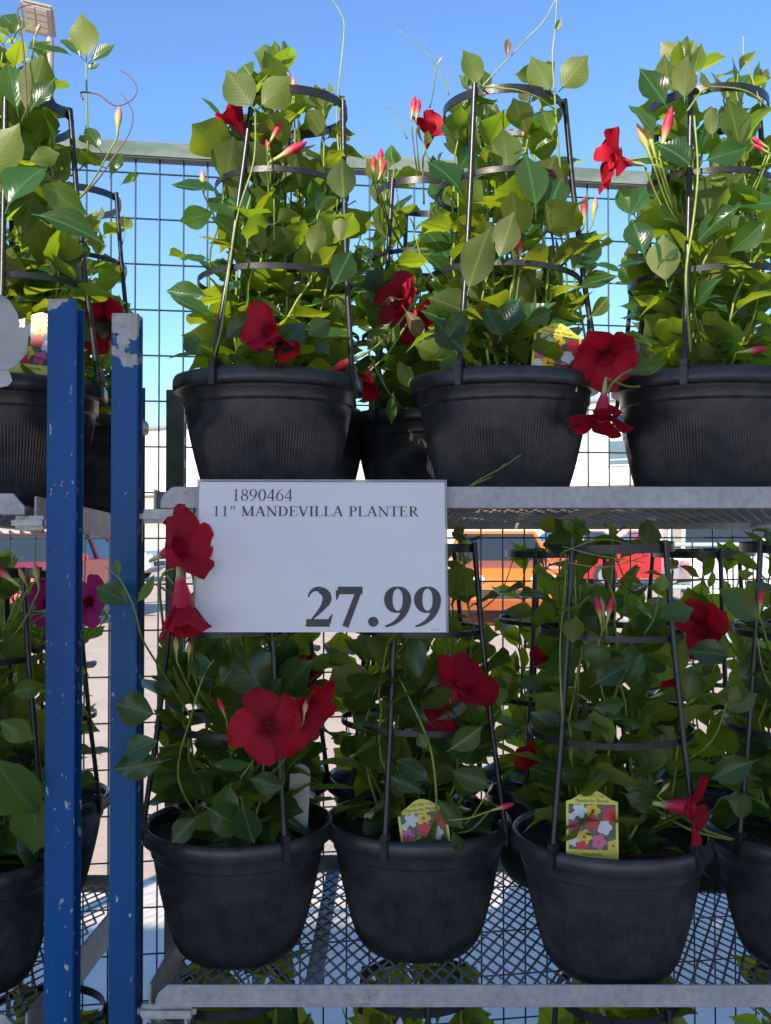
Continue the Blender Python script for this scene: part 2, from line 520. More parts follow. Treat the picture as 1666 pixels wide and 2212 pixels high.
# ------------------------------------------------------------------ parked cars
def car(label, x, y, rz, paint, kind='car', h=1.45, L=4.4, W=1.8):
    c = empty("parked_car" if kind == 'car' else "parked_van", (x, y, 0), rz)
    tag(c, label, kind, "vehicles in the car park")
    # body: side outline swept across the width, narrowed towards sill and bonnet
    if kind == 'car':
        prof = [(-L / 2, 0.42), (-L / 2 + 0.04, 0.70), (-L / 2 + 0.18, 0.90), (-L / 2 + 1.25, 1.00), (L / 2 - 0.9, 1.02), (L / 2 - 0.12, 0.98), (L / 2, 0.72), (L / 2 - 0.03, 0.36), (L / 2 - 0.3, 0.24), (-L / 2 + 0.3, 0.24)]
        cab = [(-L / 2 + 1.15, 0.98, 0.80), (-L / 2 + 1.95, h, 0.62), (L / 2 - 1.2, h - 0.02, 0.62), (L / 2 - 0.35, 0.99, 0.78)]
    else:
        prof = [(-L / 2, 0.45), (-L / 2 + 0.02, 0.85), (-L / 2 + 0.2, 1.12), (-L / 2 + 0.9, 1.22), (L / 2 - 0.05, 1.22), (L / 2, 0.9), (L / 2, 0.4), (L / 2 - 0.2, 0.28), (-L / 2 + 0.3, 0.28)]
        cab = [(-L / 2 + 0.85, 1.2, 0.90), (-L / 2 + 1.5, h, 0.80), (L / 2 - 0.12, h, 0.80), (L / 2 - 0.04, 1.2, 0.90)]
    bm = bmesh.new()
    sec = []
    for s, wf in ((-1, 0.93), (-0.97, 1.0), (0.97, 1.0), (1, 0.93)):
        row = []
        for (px, pz) in prof:
            k = 1.0 - 0.06 * max(0, (0.5 - pz)) - 0.05 * max(0, abs(px) - L / 2 + 0.5)
            row.append(bm.verts.new((px * (0.985 if abs(s) == 1 else 1), s * W / 2 * k, pz if abs(s) < 1 else pz * 0.985 + 0.01)))
        sec.append(row)
    for a_, b_ in zip(sec, sec[1:]):
        for k in range(len(prof)):
            bm.faces.new((a_[k], a_[(k + 1) % len(prof)], b_[(k + 1) % len(prof)], b_[k]))
    bm.faces.new(sec[0]); bm.faces.new(sec[-1][::-1])
    link("body", bm_mesh(bm, "body", M[paint], True, 30), c)
    bm = bmesh.new()
    v = [[bm.verts.new((px, s * wd * W / 1.8, pz)) for px, pz, wd in cab] for s in (-1, 1)]
    for k in range(4):
        bm.faces.new((v[0][k], v[0][(k + 1) % 4], v[1][(k + 1) % 4], v[1][k]))
    bm.faces.new(v[0]); bm.faces.new(v[1][::-1])
    link("windows", bm_mesh(bm, "windows", M['carglass']), c)
    r0, r1 = cab[1], cab[2]
    box_obj("roof", c, M[paint], r0[0] - 0.06, r1[0] + 0.05, -r0[2] * W / 1.8 - 0.015, r0[2] * W / 1.8 + 0.015, h - 0.035, h + 0.03, 0.02)
    for s in (-1, 1):
        tube_obj("pillar", c, M[paint], [Vector((cab[0][0], s * cab[0][2] * W / 1.8, cab[0][1])), Vector((cab[1][0], s * cab[1][2] * W / 1.8, cab[1][1]))], 0.035, 6)
        tube_obj("pillar", c, M[paint], [Vector((cab[3][0], s * cab[3][2] * W / 1.8, cab[3][1])), Vector((cab[2][0], s * cab[2][2] * W / 1.8, cab[2][1]))], 0.04, 6)
        xm = (cab[1][0] + cab[2][0]) / 2
        tube_obj("pillar", c, M[paint], [Vector((xm, s * (cab[0][2]) * W / 1.8, cab[0][1])), Vector((xm, s * cab[1][2] * W / 1.8, cab[1][1]))], 0.035, 6)
        box_obj("headlight", c, M['headlight'], -L / 2 - 0.005, -L / 2 + 0.16, s * W / 2 * 0.62 - 0.2, s * W / 2 * 0.62 + 0.2, 0.66, 0.80, 0.03)
        box_obj("taillight", c, M['taillight'], L / 2 - 0.12, L / 2 + 0.004, s * W / 2 * 0.72 - 0.14, s * W / 2 * 0.72 + 0.14, 0.76, 0.92, 0.03)
        box_obj("mirror", c, M[paint], cab[0][0] + 0.25, cab[0][0] + 0.37, s * (W / 2 + 0.08) - 0.1, s * (W / 2 + 0.08) + 0.1, 0.98, 1.12, 0.03)
    box_obj("grille", c, M['dark_trim'], -L / 2 - 0.012, -L / 2 + 0.1, -W * 0.28, W * 0.28, 0.42, 0.58, 0.02)
    for sx in (-1, 1):
        for s in (-1, 1):
            bm = bmesh.new()
            tube(bm, [Vector((0, -0.10, 0)), Vector((0, -0.08, 0)), Vector((0, 0.08, 0)), Vector((0, 0.10, 0))], [0.29, 0.32, 0.32, 0.29], 20)
            t = link("wheel", bm_mesh(bm, "wheel", M['tyre'], True, 40), c)
            t.location = (sx * L * 0.31, s * (W / 2 - 0.09), 0.32)
            tube_obj("wheel_rim", t, M['rim'], [Vector((0, s * 0.095, 0)), Vector((0, s * 0.108, 0))], 0.20, 16)
    return c

PXM = lambda u, Y: (u - CU) / FPX * (Y + BACK)
car("bright orange car parked nose towards the fence", PXM(1090, 16.5), 17.6, R(88), 'orange')
car("red car parked nose in beyond the fence, near the lamp post", PXM(45, 16.0), 17.0, R(84), 'carred', W=1.9)
car("red car parked sideways far across the car park", PXM(1395, 27.0), 27.0, R(4), 'carred')
car("white van parked beside the far wire corral", PXM(1660, 15.5), 17.2, R(80), 'carwhite', 'van', h=2.1, L=4.9, W=1.95)
car("dark grey car parked between the orange car and the white van", PXM(1330, 30.0), 33.0, R(170), 'cargrey')
car("blue car parked far behind the orange car", PXM(1210, 36.0), 36.0, R(10), 'carblue')
car("white car parked across the lane from the red car", PXM(190, 30.0), 30.0, R(175), 'carwhite')

cr = empty("cart_corral", (PXM(1448, 9.5), 9.5, 0))
tag(cr, "pale green pipe cart corral standing in the car park", "corral")
for k in range(4):
    tube_obj("post", cr, M['aqua'], [Vector((k * 0.9, 0, 0)), Vector((k * 0.9, 0, 1.42))], 0.028, 8)
for z in (0.45, 0.95, 1.36):
    tube_obj("rail", cr, M['aqua'], [Vector((-0.02, -0.02, z)), Vector((2.72, -0.02, z))], 0.02, 8)

# ------------------------------------------------------------------ welded wire fence
FA = at(245, 308, 1.99); FB = at(1666, 395, 2.25); FA.z = FB.z = 0
fd = (FB - FA).normalized()
fence = empty("wire_fence", FA - fd * 1.6, math.atan2(fd.y, fd.x))
tag(fence, "green welded wire mesh fence with weathered rail along its top behind the carts", "fence")
FL = 5.0
FTOP = at(245, 308, 1.99).z
box_obj("top_rail", fence, M['rail'], 0, FL, -0.022, 0.022, FTOP - 0.036, FTOP, 0.003)
bm = bmesh.new(); tube(bm, [Vector((0, 0, 0.04)), Vector((0, 0, FTOP - 0.036))], 0.0021, 6); vw = bm_mesh(bm, "vertical_wire", M['fence_green'], True, 60)
bm = bmesh.new(); tube(bm, [Vector((0, 0, 0)), Vector((FL, 0, 0))], 0.0021, 6); hw = bm_mesh(bm, "horizontal_wire", M['fence_green'], True, 60)
k = 0
x = 0.03
while x < FL:
    o = link("vertical_wire", vw, fence); o.location = (x, -0.0022, 0); x += 0.0540
z = FTOP - 0.066
while z > 0.05:
    o = link("horizontal_wire", hw, fence); o.location = (0, 0.0022, z); z -= 0.1045
for px in (-0.0, FL):
    box_obj("fence_post", fence, M['rail'], px - 0.03, px + 0.03, 0.026, 0.086, 0, FTOP + 0.02, 0.004)

# ------------------------------------------------------------------ blue carts with lift-off shelves
TILT = 0.045
FRONT = 1.05
KF = ((FRONT + BACK) / FPX) / (1.10 / 1750)   # reading of front-plane sizes
POST_TOP_L, POST_TOP_R = at(113, 645, FRONT).z, at(250, 676, FRONT).z
M['blue_l'] = paint_material("blue_enamel_channel", (0.003, 0.078, 0.26), (0.50, 0.50, 0.51), POST_TOP_L, 0.655, 0.020)
M['blue_r'] = paint_material("blue_enamel_slotted", (0.006, 0.082, 0.24), (0.52, 0.51, 0.50), POST_TOP_R, 0.685, 0.040)

def channel_post(parent, x0, x1, y0, y1, z1, mat, name="post"):
    """channel with its open side towards +X"""
    bm = bmesh.new()
    t = 0.0035
    box(bm, x0, x1, y0, y0 + t, 0.06, z1, 0.001)
    box(bm, x0, x0 + t, y0 + t + 0.0003, y1 - t - 0.0003, 0.06, z1 - 0.0004)
    box(bm, x0, x1 + 0.001, y1 - t, y1, 0.06, z1 - 0.008, 0.001)
    return link(name, bm_mesh(bm, name, mat, True, 40), parent)

def slotted_post(parent, x0, x1, y0, y1, z1, mat, side=1, name="post"):
    """square tube, a row of slots down one side"""
    bm = bmesh.new()
    t = 0.003
    box(bm, x0, x1, y0, y0 + t, 0.06, z1, 0.001)
    box(bm, x0, x1, y1 - t, y1, 0.06, z1, 0.001)
    xs = (x1 - t, x1) if side > 0 else (x0, x0 + t)
    xo = (x0, x0 + t) if side > 0 else (x1 - t, x1)
    box(bm, xo[0], xo[1], y0 + t + 0.0002, y1 - t - 0.0002, 0.06, z1 - 0.0003)
    ya, yb = y0 + t + 0.0002, y1 - t - 0.0002
    wd = (yb - ya)
    box(bm, xs[0], xs[1], ya, ya + wd * 0.22, 0.06, z1 - 0.0003)
    box(bm, xs[0], xs[1], yb - wd * 0.22, yb, 0.06, z1 - 0.0003)
    z = z1
    while z > 0.1:
        box(bm, xs[0] + 0.0004, xs[1] - 0.0004, ya + wd * 0.22, yb - wd * 0.22, z - 0.016, z - 0.0006)
        # rounded slot ends
        z -= 0.047
    return link(name, bm_mesh(bm, name, mat, True, 40), parent)

cartL = empty("plant_cart", (-1.05, 1.40, 0))
tag(cartL, "blue plant cart frame of open channel posts beside a large white flower", "cart", "blue plant carts")
cartR = empty("plant_cart", (0.30, 1.40, 0))
tag(cartR, "blue steel plant cart frame of slotted posts carrying the shelves with the price sign", "cart", "blue plant carts")
inv = lambda e: Vector(e.location)
def shift(o, e):
    o.location = -inv(e)
    return o
shift(channel_post(cartL, -0.4554, -0.4159, FRONT, FRONT + 0.032, POST_TOP_L, M['blue_l']), cartL)
shift(channel_post(cartL, -1.72, -1.68, FRONT, FRONT + 0.032, POST_TOP_L, M['blue_l']), cartL)
shift(channel_post(cartL, -0.52, -0.48, 1.68, 1.712, POST_TOP_L - 0.02, M['rear_post'], "rear_post"), cartL)
shift(channel_post(cartL, -1.72, -1.68, 1.68, 1.712, POST_TOP_L - 0.02, M['rear_post'], "rear_post"), cartL)
shift(slotted_post(cartR, -0.3689, -0.3334, FRONT, FRONT + 0.03, POST_TOP_R, M['blue_r']), cartR)
shift(slotted_post(cartR, 0.94, 0.976, FRONT, FRONT + 0.03, POST_TOP_R, M['blue_r'], -1), cartR)
shift(slotted_post(cartR, -0.441, -0.405, 1.725, 1.755, POST_TOP_R - 0.01, M['rear_post'], 1, "rear_post"), cartR)
shift(slotted_post(cartR, 0.94, 0.976, 1.725, 1.755, POST_TOP_R - 0.01, M['rear_post'], -1, "rear_post"), cartR)
for e, xs in ((cartL, (-1.70, -0.50)), (cartR, (-0.355, 0.958))):
    for x in xs:
        for y in (FRONT + 0.015, 1.72):
            c = tube_obj("caster", e, M['tyre'], [Vector((x - 0.015, y, 0.045)), Vector((x + 0.015, y, 0.045))], 0.045, 16)
            shift(c, e)

def bracket(e, x0, x1, z0, z1, y=FRONT + 0.004):
    bm = bmesh.new()
    box(bm, x0, x1, y, y + 0.018, z0, z1, 0.006)
    shift(link("bracket", bm_mesh(bm, "bracket", M['bracket'], True, 45), e), e)

def deck_mesh(x0, x1, y0, y1):
    """expanded metal: zig-zag strands that touch at the diamond corners"""
    bm = bmesh.new()
    px, py = 0.0215, 0.0500
    sw, th = 0.0034, 0.0016
    ny = int((y1 - y0) / py)
    x = x0
    k = 0
    while x < x1:
        # one strand running in depth, zig-zagging half a pitch
        pts = []
        s = 1 if k % 2 == 0 else -1
        for j in range(2 * ny + 1):
            off = px * 0.25 * (1 if (j % 2 == 0) else -1) * s
            pts.append((x + px * 0.25 + off, y0 + j * py / 2))
        for (xa, ya), (xb, yb) in zip(pts, pts[1:]):
            d = Vector((xb - xa, yb - ya, 0)).normalized()
            nrm = Vector((-d.y, d.x, 0)) * (sw / 2)
            a_, b_ = Vector((xa, ya, 0)), Vector((xb, yb, 0))
            lo = [a_ - nrm, b_ - nrm, b_ + nrm, a_ + nrm]
            v0 = [bm.verts.new(q) for q in lo]
            v1 = [bm.verts.new(q + Vector((0, 0, th))) for q in lo]
            bm.faces.new(v1); bm.faces.new(v0[::-1])
            bm.faces.new((v0[0], v0[1], v1[1], v1[0])); bm.faces.new((v0[2], v0[3], v1[3], v1[2]))
        x += px * 0.5
        k += 1
    return bm_mesh(bm, "wire_deck", M['galv_dark'])

DECKM = {}
def tray(label, x0, x1, ztop, rim_h=0.029, side_h=0.045, depth=0.62, round_left=True):
    t = empty("shelf_tray", (0, FRONT, ztop))
    t.rotation_euler = (-math.atan(TILT), 0, 0)
    tag(t, label, "shelf", "lift-off cart shelves")
    bm = bmesh.new()
    # front rim, upper corners cut back
    prof = [(x0 + 0.016, 0.0), (x0 + 0.004, -0.010), (x0, -0.018), (x0, -rim_h), (x1, -rim_h), (x1, -0.018), (x1 - 0.016, 0.0)]
    fa = [bm.verts.new((x, 0, z)) for x, z in prof]
    fb = [bm.verts.new((x, 0.0035, z)) for x, z in prof]
    bm.faces.new(fa); bm.faces.new(fb[::-1])
    for k in range(len(prof)):
        bm.faces.new((fa[k], fa[(k + 1) % len(prof)], fb[(k + 1) % len(prof)], fb[k]))
    bmesh.ops.bevel(bm, geom=list(bm.edges), offset=0.0008, segments=1, affect='EDGES')
    box(bm, x0 + 0.02, x1 - 0.02, 0.0036, 0.022, -rim_h, -rim_h + 0.003)
    link("front_rim", bm_mesh(bm, "front_rim", M['galv'], True, 35), t)
    box_obj("back_rim", t, M['galv'], x0 + 0.01, x1 - 0.01, depth - 0.004, depth, -rim_h, 0.004, 0.001)
    for xa, xb in ((x0 - 0.012, x0 - 0.0085), (x1 + 0.0085, x1 + 0.012)):
        box_obj("side_rim", t, M['galv'], xa, xb, 0.012, depth - 0.002, -side_h, -0.003, 0.001)
    key = round(x1 - x0, 3)
    if key not in DECKM:
        DECKM[key] = deck_mesh(0, x1 - x0 - 0.02, 0.006, depth - 0.008)
    d = link("wire_deck", DECKM[key], t)
    d.location = (x0 + 0.01, 0, -rim_h + 0.0118)
    nb = 3
    for k in range(nb):
        xx = x0 + (x1 - x0) * (k + 0.5) / nb
        box_obj("support_bar", t, M['galv'], xx - 0.012, xx + 0.012, 0.024, depth - 0.006, -rim_h + 0.004, -rim_h + 0.0112)
    return t

ZU = EYE + 0.0583; ZL = EYE - 0.6055; ZB = EYE - 1.275
ZU2 = EYE + 0.0494; ZL2 = EYE - 0.644; ZB2 = EYE - 1.315
tray("upper galvanised shelf tray behind the price sign, holding sunlit planters", -0.302, 0.93, ZU)
tray("middle galvanised shelf tray below the price sign, holding shaded planters", -0.306, 0.93, ZL, side_h=0.055)
tray("lowest galvanised shelf tray of the slotted-post cart, under the other shelves", -0.310, 0.93, ZB)
tray("upper galvanised shelf tray of the channel-post cart, beside the blue channel post", -1.66, -0.484, ZU2)
tray("middle galvanised shelf tray of the channel-post cart, beside the blue channel post", -1.66, -0.492, ZL2, side_h=0.062)
tray("lowest galvanised shelf tray of the channel-post cart", -1.66, -0.492, ZB2)
for zt in (ZU, ZL, ZB):
    bracket(cartR, -0.3330, -0.254, zt - 0.0495, zt - 0.0300)
for zt in (ZU2, ZL2, ZB2):
    bracket(cartL, -0.506, -0.4560, zt - 0.0495, zt - 0.0300)
def deck_z(ztop, Y):
    return ztop - 0.029 + 0.0118 + 0.0022 - TILT * (Y - FRONT)

# ------------------------------------------------------------------ planter meshes
POT_H = 0.193
rngp = random.Random(5)
prof = [(0.0, 0.004), (0.074, 0.004), (0.078, 0.0), (0.082, 0.0015), (0.0885, 0.008), (0.0955, 0.022), (0.103, 0.045), (0.110, 0.072), (0.1165, 0.100), (0.1225, 0.130), (0.1258, 0.148), (0.1290, 0.150), (0.1296, 0.153), (0.1300, 0.168), (0.1318, 0.1702), (0.1415, 0.1700), (0.1428, 0.1712), (0.1435, 0.178), (0.1430, 0.187), (0.1405, 0.192), (0.137, 0.193), (0.1345, 0.1915), (0.1330, 0.187), (0.1290, 0.160), (0.127, 0.150)]
NR = 168
def rib_r(i, k, r):
    if 5 <= i <= 9:
        return r + (0.0008 if k % 2 == 0 else -0.0006)
    return r
bm = bmesh.new(); lathe(bm, prof, NR * 2, rib_r)
POT = bm_mesh(bm, "pot", M['pot'], True, 50)
bm = bmesh.new()
rows = []
for i in range(0, 13):
    r = 0.1310 * i / 12
    n_ = 1 if i == 0 else 40
    rows.append([bm.verts.new((r * math.cos(2 * math.pi * k / n_), r * math.sin(2 * math.pi * k / n_), 0.173 + 0.006 * (1 - (r / 0.13) ** 2) + 0.006 * noise.noise(Vector((r * 40 * math.cos(2 * math.pi * k / n_), r * 40 * math.sin(2 * math.pi * k / n_), 3.3))))) for k in range(n_)])
for a_, b_ in zip(rows, rows[1:]):
    for k in range(40):
        if len(a_) == 1: bm.faces.new((a_[0], b_[k], b_[(k + 1) % 40]))
        else: bm.faces.new((a_[k], b_[k], b_[(k + 1) % 40], a_[(k + 1) % 40]))
SOIL = bm_mesh(bm, "soil", M['soil'], True)

HOOP_Z = (0.145, 0.285, 0.408)          # above the rim
HOOP_R = (0.1165, 0.1010, 0.0900)
def cage_r(z):                            # radius of the trellis at height z above the rim
    if z < 0: return 0.138
    if z < HOOP_Z[0]: return 0.138 + (HOOP_R[0] - 0.138) * z / HOOP_Z[0]
    if z < HOOP_Z[1]: return HOOP_R[0] + (HOOP_R[1] - HOOP_R[0]) * (z - HOOP_Z[0]) / (HOOP_Z[1] - HOOP_Z[0])
    return HOOP_R[1] + (HOOP_R[2] - HOOP_R[1]) * min(1.1, (z - HOOP_Z[1]) / (HOOP_Z[2] - HOOP_Z[1]))
def hoop_mesh(r, hgt):
    bm = bmesh.new()
    t, s = 0.0011, 48
    rr = [(r - t, -hgt / 2), (r + t, -hgt / 2), (r + t, hgt / 2), (r - t, hgt / 2)]
    rings = [[bm.verts.new((q * math.cos(2 * math.pi * k / s), q * math.sin(2 * math.pi * k / s), z)) for k in range(s)] for q, z in rr]
    for i in range(4):
        a_, b_ = rings[i], rings[(i + 1) % 4]
        for k in range(s):
            bm.faces.new((a_[k], a_[(k + 1) % s], b_[(k + 1) % s], b_[k]))
    return bm_mesh(bm, "trellis_hoop", M['cage'], True, 40)
HOOPS = [hoop_mesh(r, h) for r, h in zip(HOOP_R, (0.0085, 0.0085, 0.0125))]
bm = bmesh.new()
lpts = [Vector((cage_r(z) + 0.0045, 0, POT_H + z)) for z in (-0.006, HOOP_Z[0] * 0.5, HOOP_Z[0], HOOP_Z[1], HOOP_Z[2] + 0.010)]
tube(bm, lpts, 0.0042, 10)
LEG = bm_mesh(bm, "trellis_leg", M['cage'], True, 60)
bm = bmesh.new()
box(bm, 0.132, 0.1475, -0.0055, 0.0055, POT_H + 0.0005, POT_H + 0.010, 0.0012)
box(bm, 0.1442, 0.1480, -0.0055, 0.0055, POT_H - 0.026, POT_H + 0.0002, 0.0010)
CLIP = bm_mesh(bm, "clip", M['cage'], True, 45)

# leaves: eight shapes, folded along the midrib, drooping, wavy at the edge
W_T = [(0.0, 0.03), (0.09, 0.16), (0.24, 0.345), (0.41, 0.465), (0.57, 0.485), (0.73, 0.375), (0.86, 0.15), (1.0, 0.0)]
def leaf_mesh(seed, mat, width=0.52, droop=0.20, fold=0.22, wave=0.05, twist=0.3):
    rg = random.Random(seed)
    bm = bmesh.new()
    uvl = bm.loops.layers.uv.new("UVMap")
    ph = rg.uniform(0, 6)
    def surf(s, t, hw):
        x = t
        y = s * hw * width * 2
        z = -droop * t * t + fold * abs(y) * (1 - 0.4 * t) + wave * math.sin(ph + t * 9 + (2 if s > 0 else 0)) * abs(s) * s * s * (hw * 2)
        a_ = twist * (t - 0.3)
        y, z = y * math.cos(a_) - (z + droop * t * t) * math.sin(a_), z + y * math.sin(a_)
        return Vector((0.16 + x * (1 - 0.12 * droop), y, z))
    rows = []
    for t, hw in W_T:
        ss = (0.0,) if hw == 0 else (-1.0, -0.55, 0.0, 0.55, 1.0)
        rows.append([(bm.verts.new(surf(s, t, hw)), s * hw + 0.5, t) for s in ss])
    def face(q):
        f = bm.faces.new([a_[0] for a_ in q])
        for lp_, a_ in zip(f.loops, q):
            lp_[uvl].uv = (a_[1], a_[2])
    for a_, b_ in zip(rows, rows[1:]):
        for k in range(4):
            if len(b_) == 1: face((a_[k], b_[0], a_[k + 1]))
            else: face((a_[k], b_[k], b_[k + 1], a_[k + 1]))
    # stalk
    st = [Vector((0, 0, -0.035)), Vector((0.09, 0, -0.012)), Vector((0.20, 0, -0.006))]
    pr = None
    for p in st:
        tri = [(bm.verts.new(p + Vector((0, 0.022 * math.cos(q), 0.022 * math.sin(q)))), 0.5, 0.0) for q in (0.5, 2.6, 4.7)]
        if pr:
            for k in range(3):
                face((pr[k], pr[(k + 1) % 3], tri[(k + 1) % 3], tri[k]))
        pr = tri
    m = bpy.data.meshes.new("leaf")
    bm.to_mesh(m); bm.free()
    m.materials.append(mat)
    m.polygons.foreach_set("use_smooth", [True] * len(m.polygons))
    # leaf upper side looks along +Z
    return m
def flip_up(m):
    up = sum(p.normal.z * p.area for p in m.polygons)
    if up < 0: m.flip_normals()
    return m
rl = random.Random(11)
LEAVES = [flip_up(leaf_mesh(100 + k, M['leaf'], rl.uniform(0.36, 0.47), rl.uniform(0.02, 0.45), rl.uniform(0.10, 0.45), rl.uniform(0.02, 0.08), rl.uniform(-0.5, 0.5))) for k in range(9)]
YOUNG = [flip_up(leaf_mesh(200 + k, M['young'], rl.uniform(0.34, 0.46), rl.uniform(-0.1, 0.25), rl.uniform(0.25, 0.6), 0.04, rl.uniform(-0.4, 0.4))) for k in range(4)]
BRONZE = [flip_up(leaf_mesh(300, M['bronze'], 0.34, 0.15, 0.5, 0.05, 0.4))]

def petal_mesh(seed, mat):
    rg = random.Random(seed)
    bm = bmesh.new()
    uvl = bm.loops.layers.uv.new("UVMap")
    Wd = [(0.0, 0.20), (0.18, 0.31), (0.38, 0.45), (0.58, 0.54), (0.76, 0.53), (0.91, 0.37), (1.0, 0.07)]
    ph = rg.uniform(0, 6); rec = rg.uniform(0.05, 0.38); sk = rg.uniform(0.14, 0.28); rf = rg.uniform(0.05, 0.11)
    rows = []
    for t, hw in Wd:
        row = []
        for s in (-1, -0.6, -0.2, 0.2, 0.6, 1):
            y = s * hw + sk * t * t
            z = -rec * t * t + 0.10 * (s * s) * t + 0.10 * s * t + rf * math.sin(ph + 5 * t + 3.1 * s) * t
            row.append((bm.verts.new((t, y, z)), s * 0.5 + 0.5, t))
        rows.append(row)
    for a_, b_ in zip(rows, rows[1:]):
        for k in range(5):
            q = (a_[k], b_[k], b_[k + 1], a_[k + 1])
            f = bm.faces.new([c[0] for c in q])
            for lp_, c in zip(f.loops, q): lp_[uvl].uv = (c[1], c[2])
    m = bpy.data.meshes.new("petal")
    bm.to_mesh(m); bm.free()
    m.materials.append(mat)
    m.polygons.foreach_set("use_smooth", [True] * len(m.polygons))
    return m
PETALS = {c: [petal_mesh(400 + 7 * i + k, M[c]) for k in range(4)] for i, c in enumerate(('red', 'magenta', 'white'))}

def lathe_uv(prof, seg, mat, name, twist=0.0, squash=None):
    bm = bmesh.new()
    uvl = bm.loops.layers.uv.new("UVMap")
    zmax = prof[-1][1]
    rows = []
    for r, z in prof:
        t = z / zmax
        rows.append([(bm.verts.new((max(r, 1e-4) * math.cos(2 * math.pi * k / seg + twist * t) * (1 + 0.12 * (k % 2)), max(r, 1e-4) * math.sin(2 * math.pi * k / seg + twist * t) * (1 + 0.12 * (k % 2)), z)), k / seg, t) for k in range(seg)])
    for a_, b_ in zip(rows, rows[1:]):
        for k in range(seg):
            q = (a_[k], a_[(k + 1) % seg], b_[(k + 1) % seg], b_[k])
            f = bm.faces.new([c[0] for c in q])
            for lp_, c in zip(f.loops, q): lp_[uvl].uv = (c[1], c[2])
    m = bpy.data.meshes.new(name)
    bm.to_mesh(m); bm.free()
    m.materials.append(mat)
    m.polygons.foreach_set("use_smooth", [True] * len(m.polygons))
    return m
TUBE = {'red': lathe_uv([(0.030, 0), (0.045, 0.15), (0.055, 0.32), (0.10, 0.50), (0.17, 0.78), (0.21, 1.0)], 12, M['tube_red'], "flower_tube"),
        'white': lathe_uv([(0.030, 0), (0.045, 0.15), (0.055, 0.32), (0.10, 0.50), (0.17, 0.78), (0.21, 1.0)], 12, M['tube_white'], "flower_tube")}
TUBE['magenta'] = TUBE['red']
bp = [(0.020, 0), (0.045, 0.10), (0.040, 0.22), (0.050, 0.34), (0.095, 0.52), (0.115, 0.66), (0.085, 0.82), (0.035, 0.94), (0.003, 1.0)]
BUD = {'red': lathe_uv(bp, 10, M['bud_red'], "bud", 1.2), 'pale': lathe_uv(bp, 10, M['bud_pale'], "bud", 1.2)}

def frame(d, nrm):
    x = d.normalized()
    n_ = nrm - x * nrm.dot(x)
    n_ = n_.normalized() if n_.length > 1e-4 else x.orthogonal().normalized()
    y = n_.cross(x)
    return Matrix((x, y, n_)).transposed()

SIGN_BOX = None
def blocked(p):
    """keeps leaves out of posts, the sign and the shelf rims"""
    x, y, z = p
    zr = z - EYE
    if -0.30 < x < 0.10 and -0.16 < zr < 0.07 and y < 1.07: return True
    if 1.03 < y < 1.095 and -0.385 < x < -0.32 and zr < 0.31: return True
    if 1.03 < y < 1.095 and -0.47 < x < -0.40 and zr < 0.325: return True
    if -0.33 < x and y < 1.075 and (0.0 < zr < 0.065 or -0.66 < zr < -0.60): return True
    if x < -0.48 and y < 1.075 and (-0.01 < zr < 0.055 or -0.70 < zr < -0.638): return True
    return False

def put_leaf(pl, wp, d, nrm, size, meshes, rg, name="leaf", check=True):
    """leaf of a planter, wp and d in the planter's own space"""
    base = Vector(pl.location)
    for f in (0.35, 0.7, 1.1):
        if check and blocked(base + wp + d * size * f): return None
    o = bpy.data.objects.new(name, rg.choice(meshes))
    m3 = frame(d, nrm)
    o.matrix_basis = Matrix.Translation(wp) @ m3.to_4x4() @ Matrix.Diagonal((size, size * rg.uniform(0.9, 1.12), size, 1))
    o.parent = pl
    COL.objects.link(o)
    return o

def stem_obj(pl, pts, r0, r1, mat='stem', name="stem", seg=5):
    bm = bmesh.new()
    n_ = len(pts)
    tube(bm, pts, [r0 + (r1 - r0) * i / (n_ - 1) for i in range(n_)], seg)
    return link(name, bm_mesh(bm, name, M[mat], True), pl)

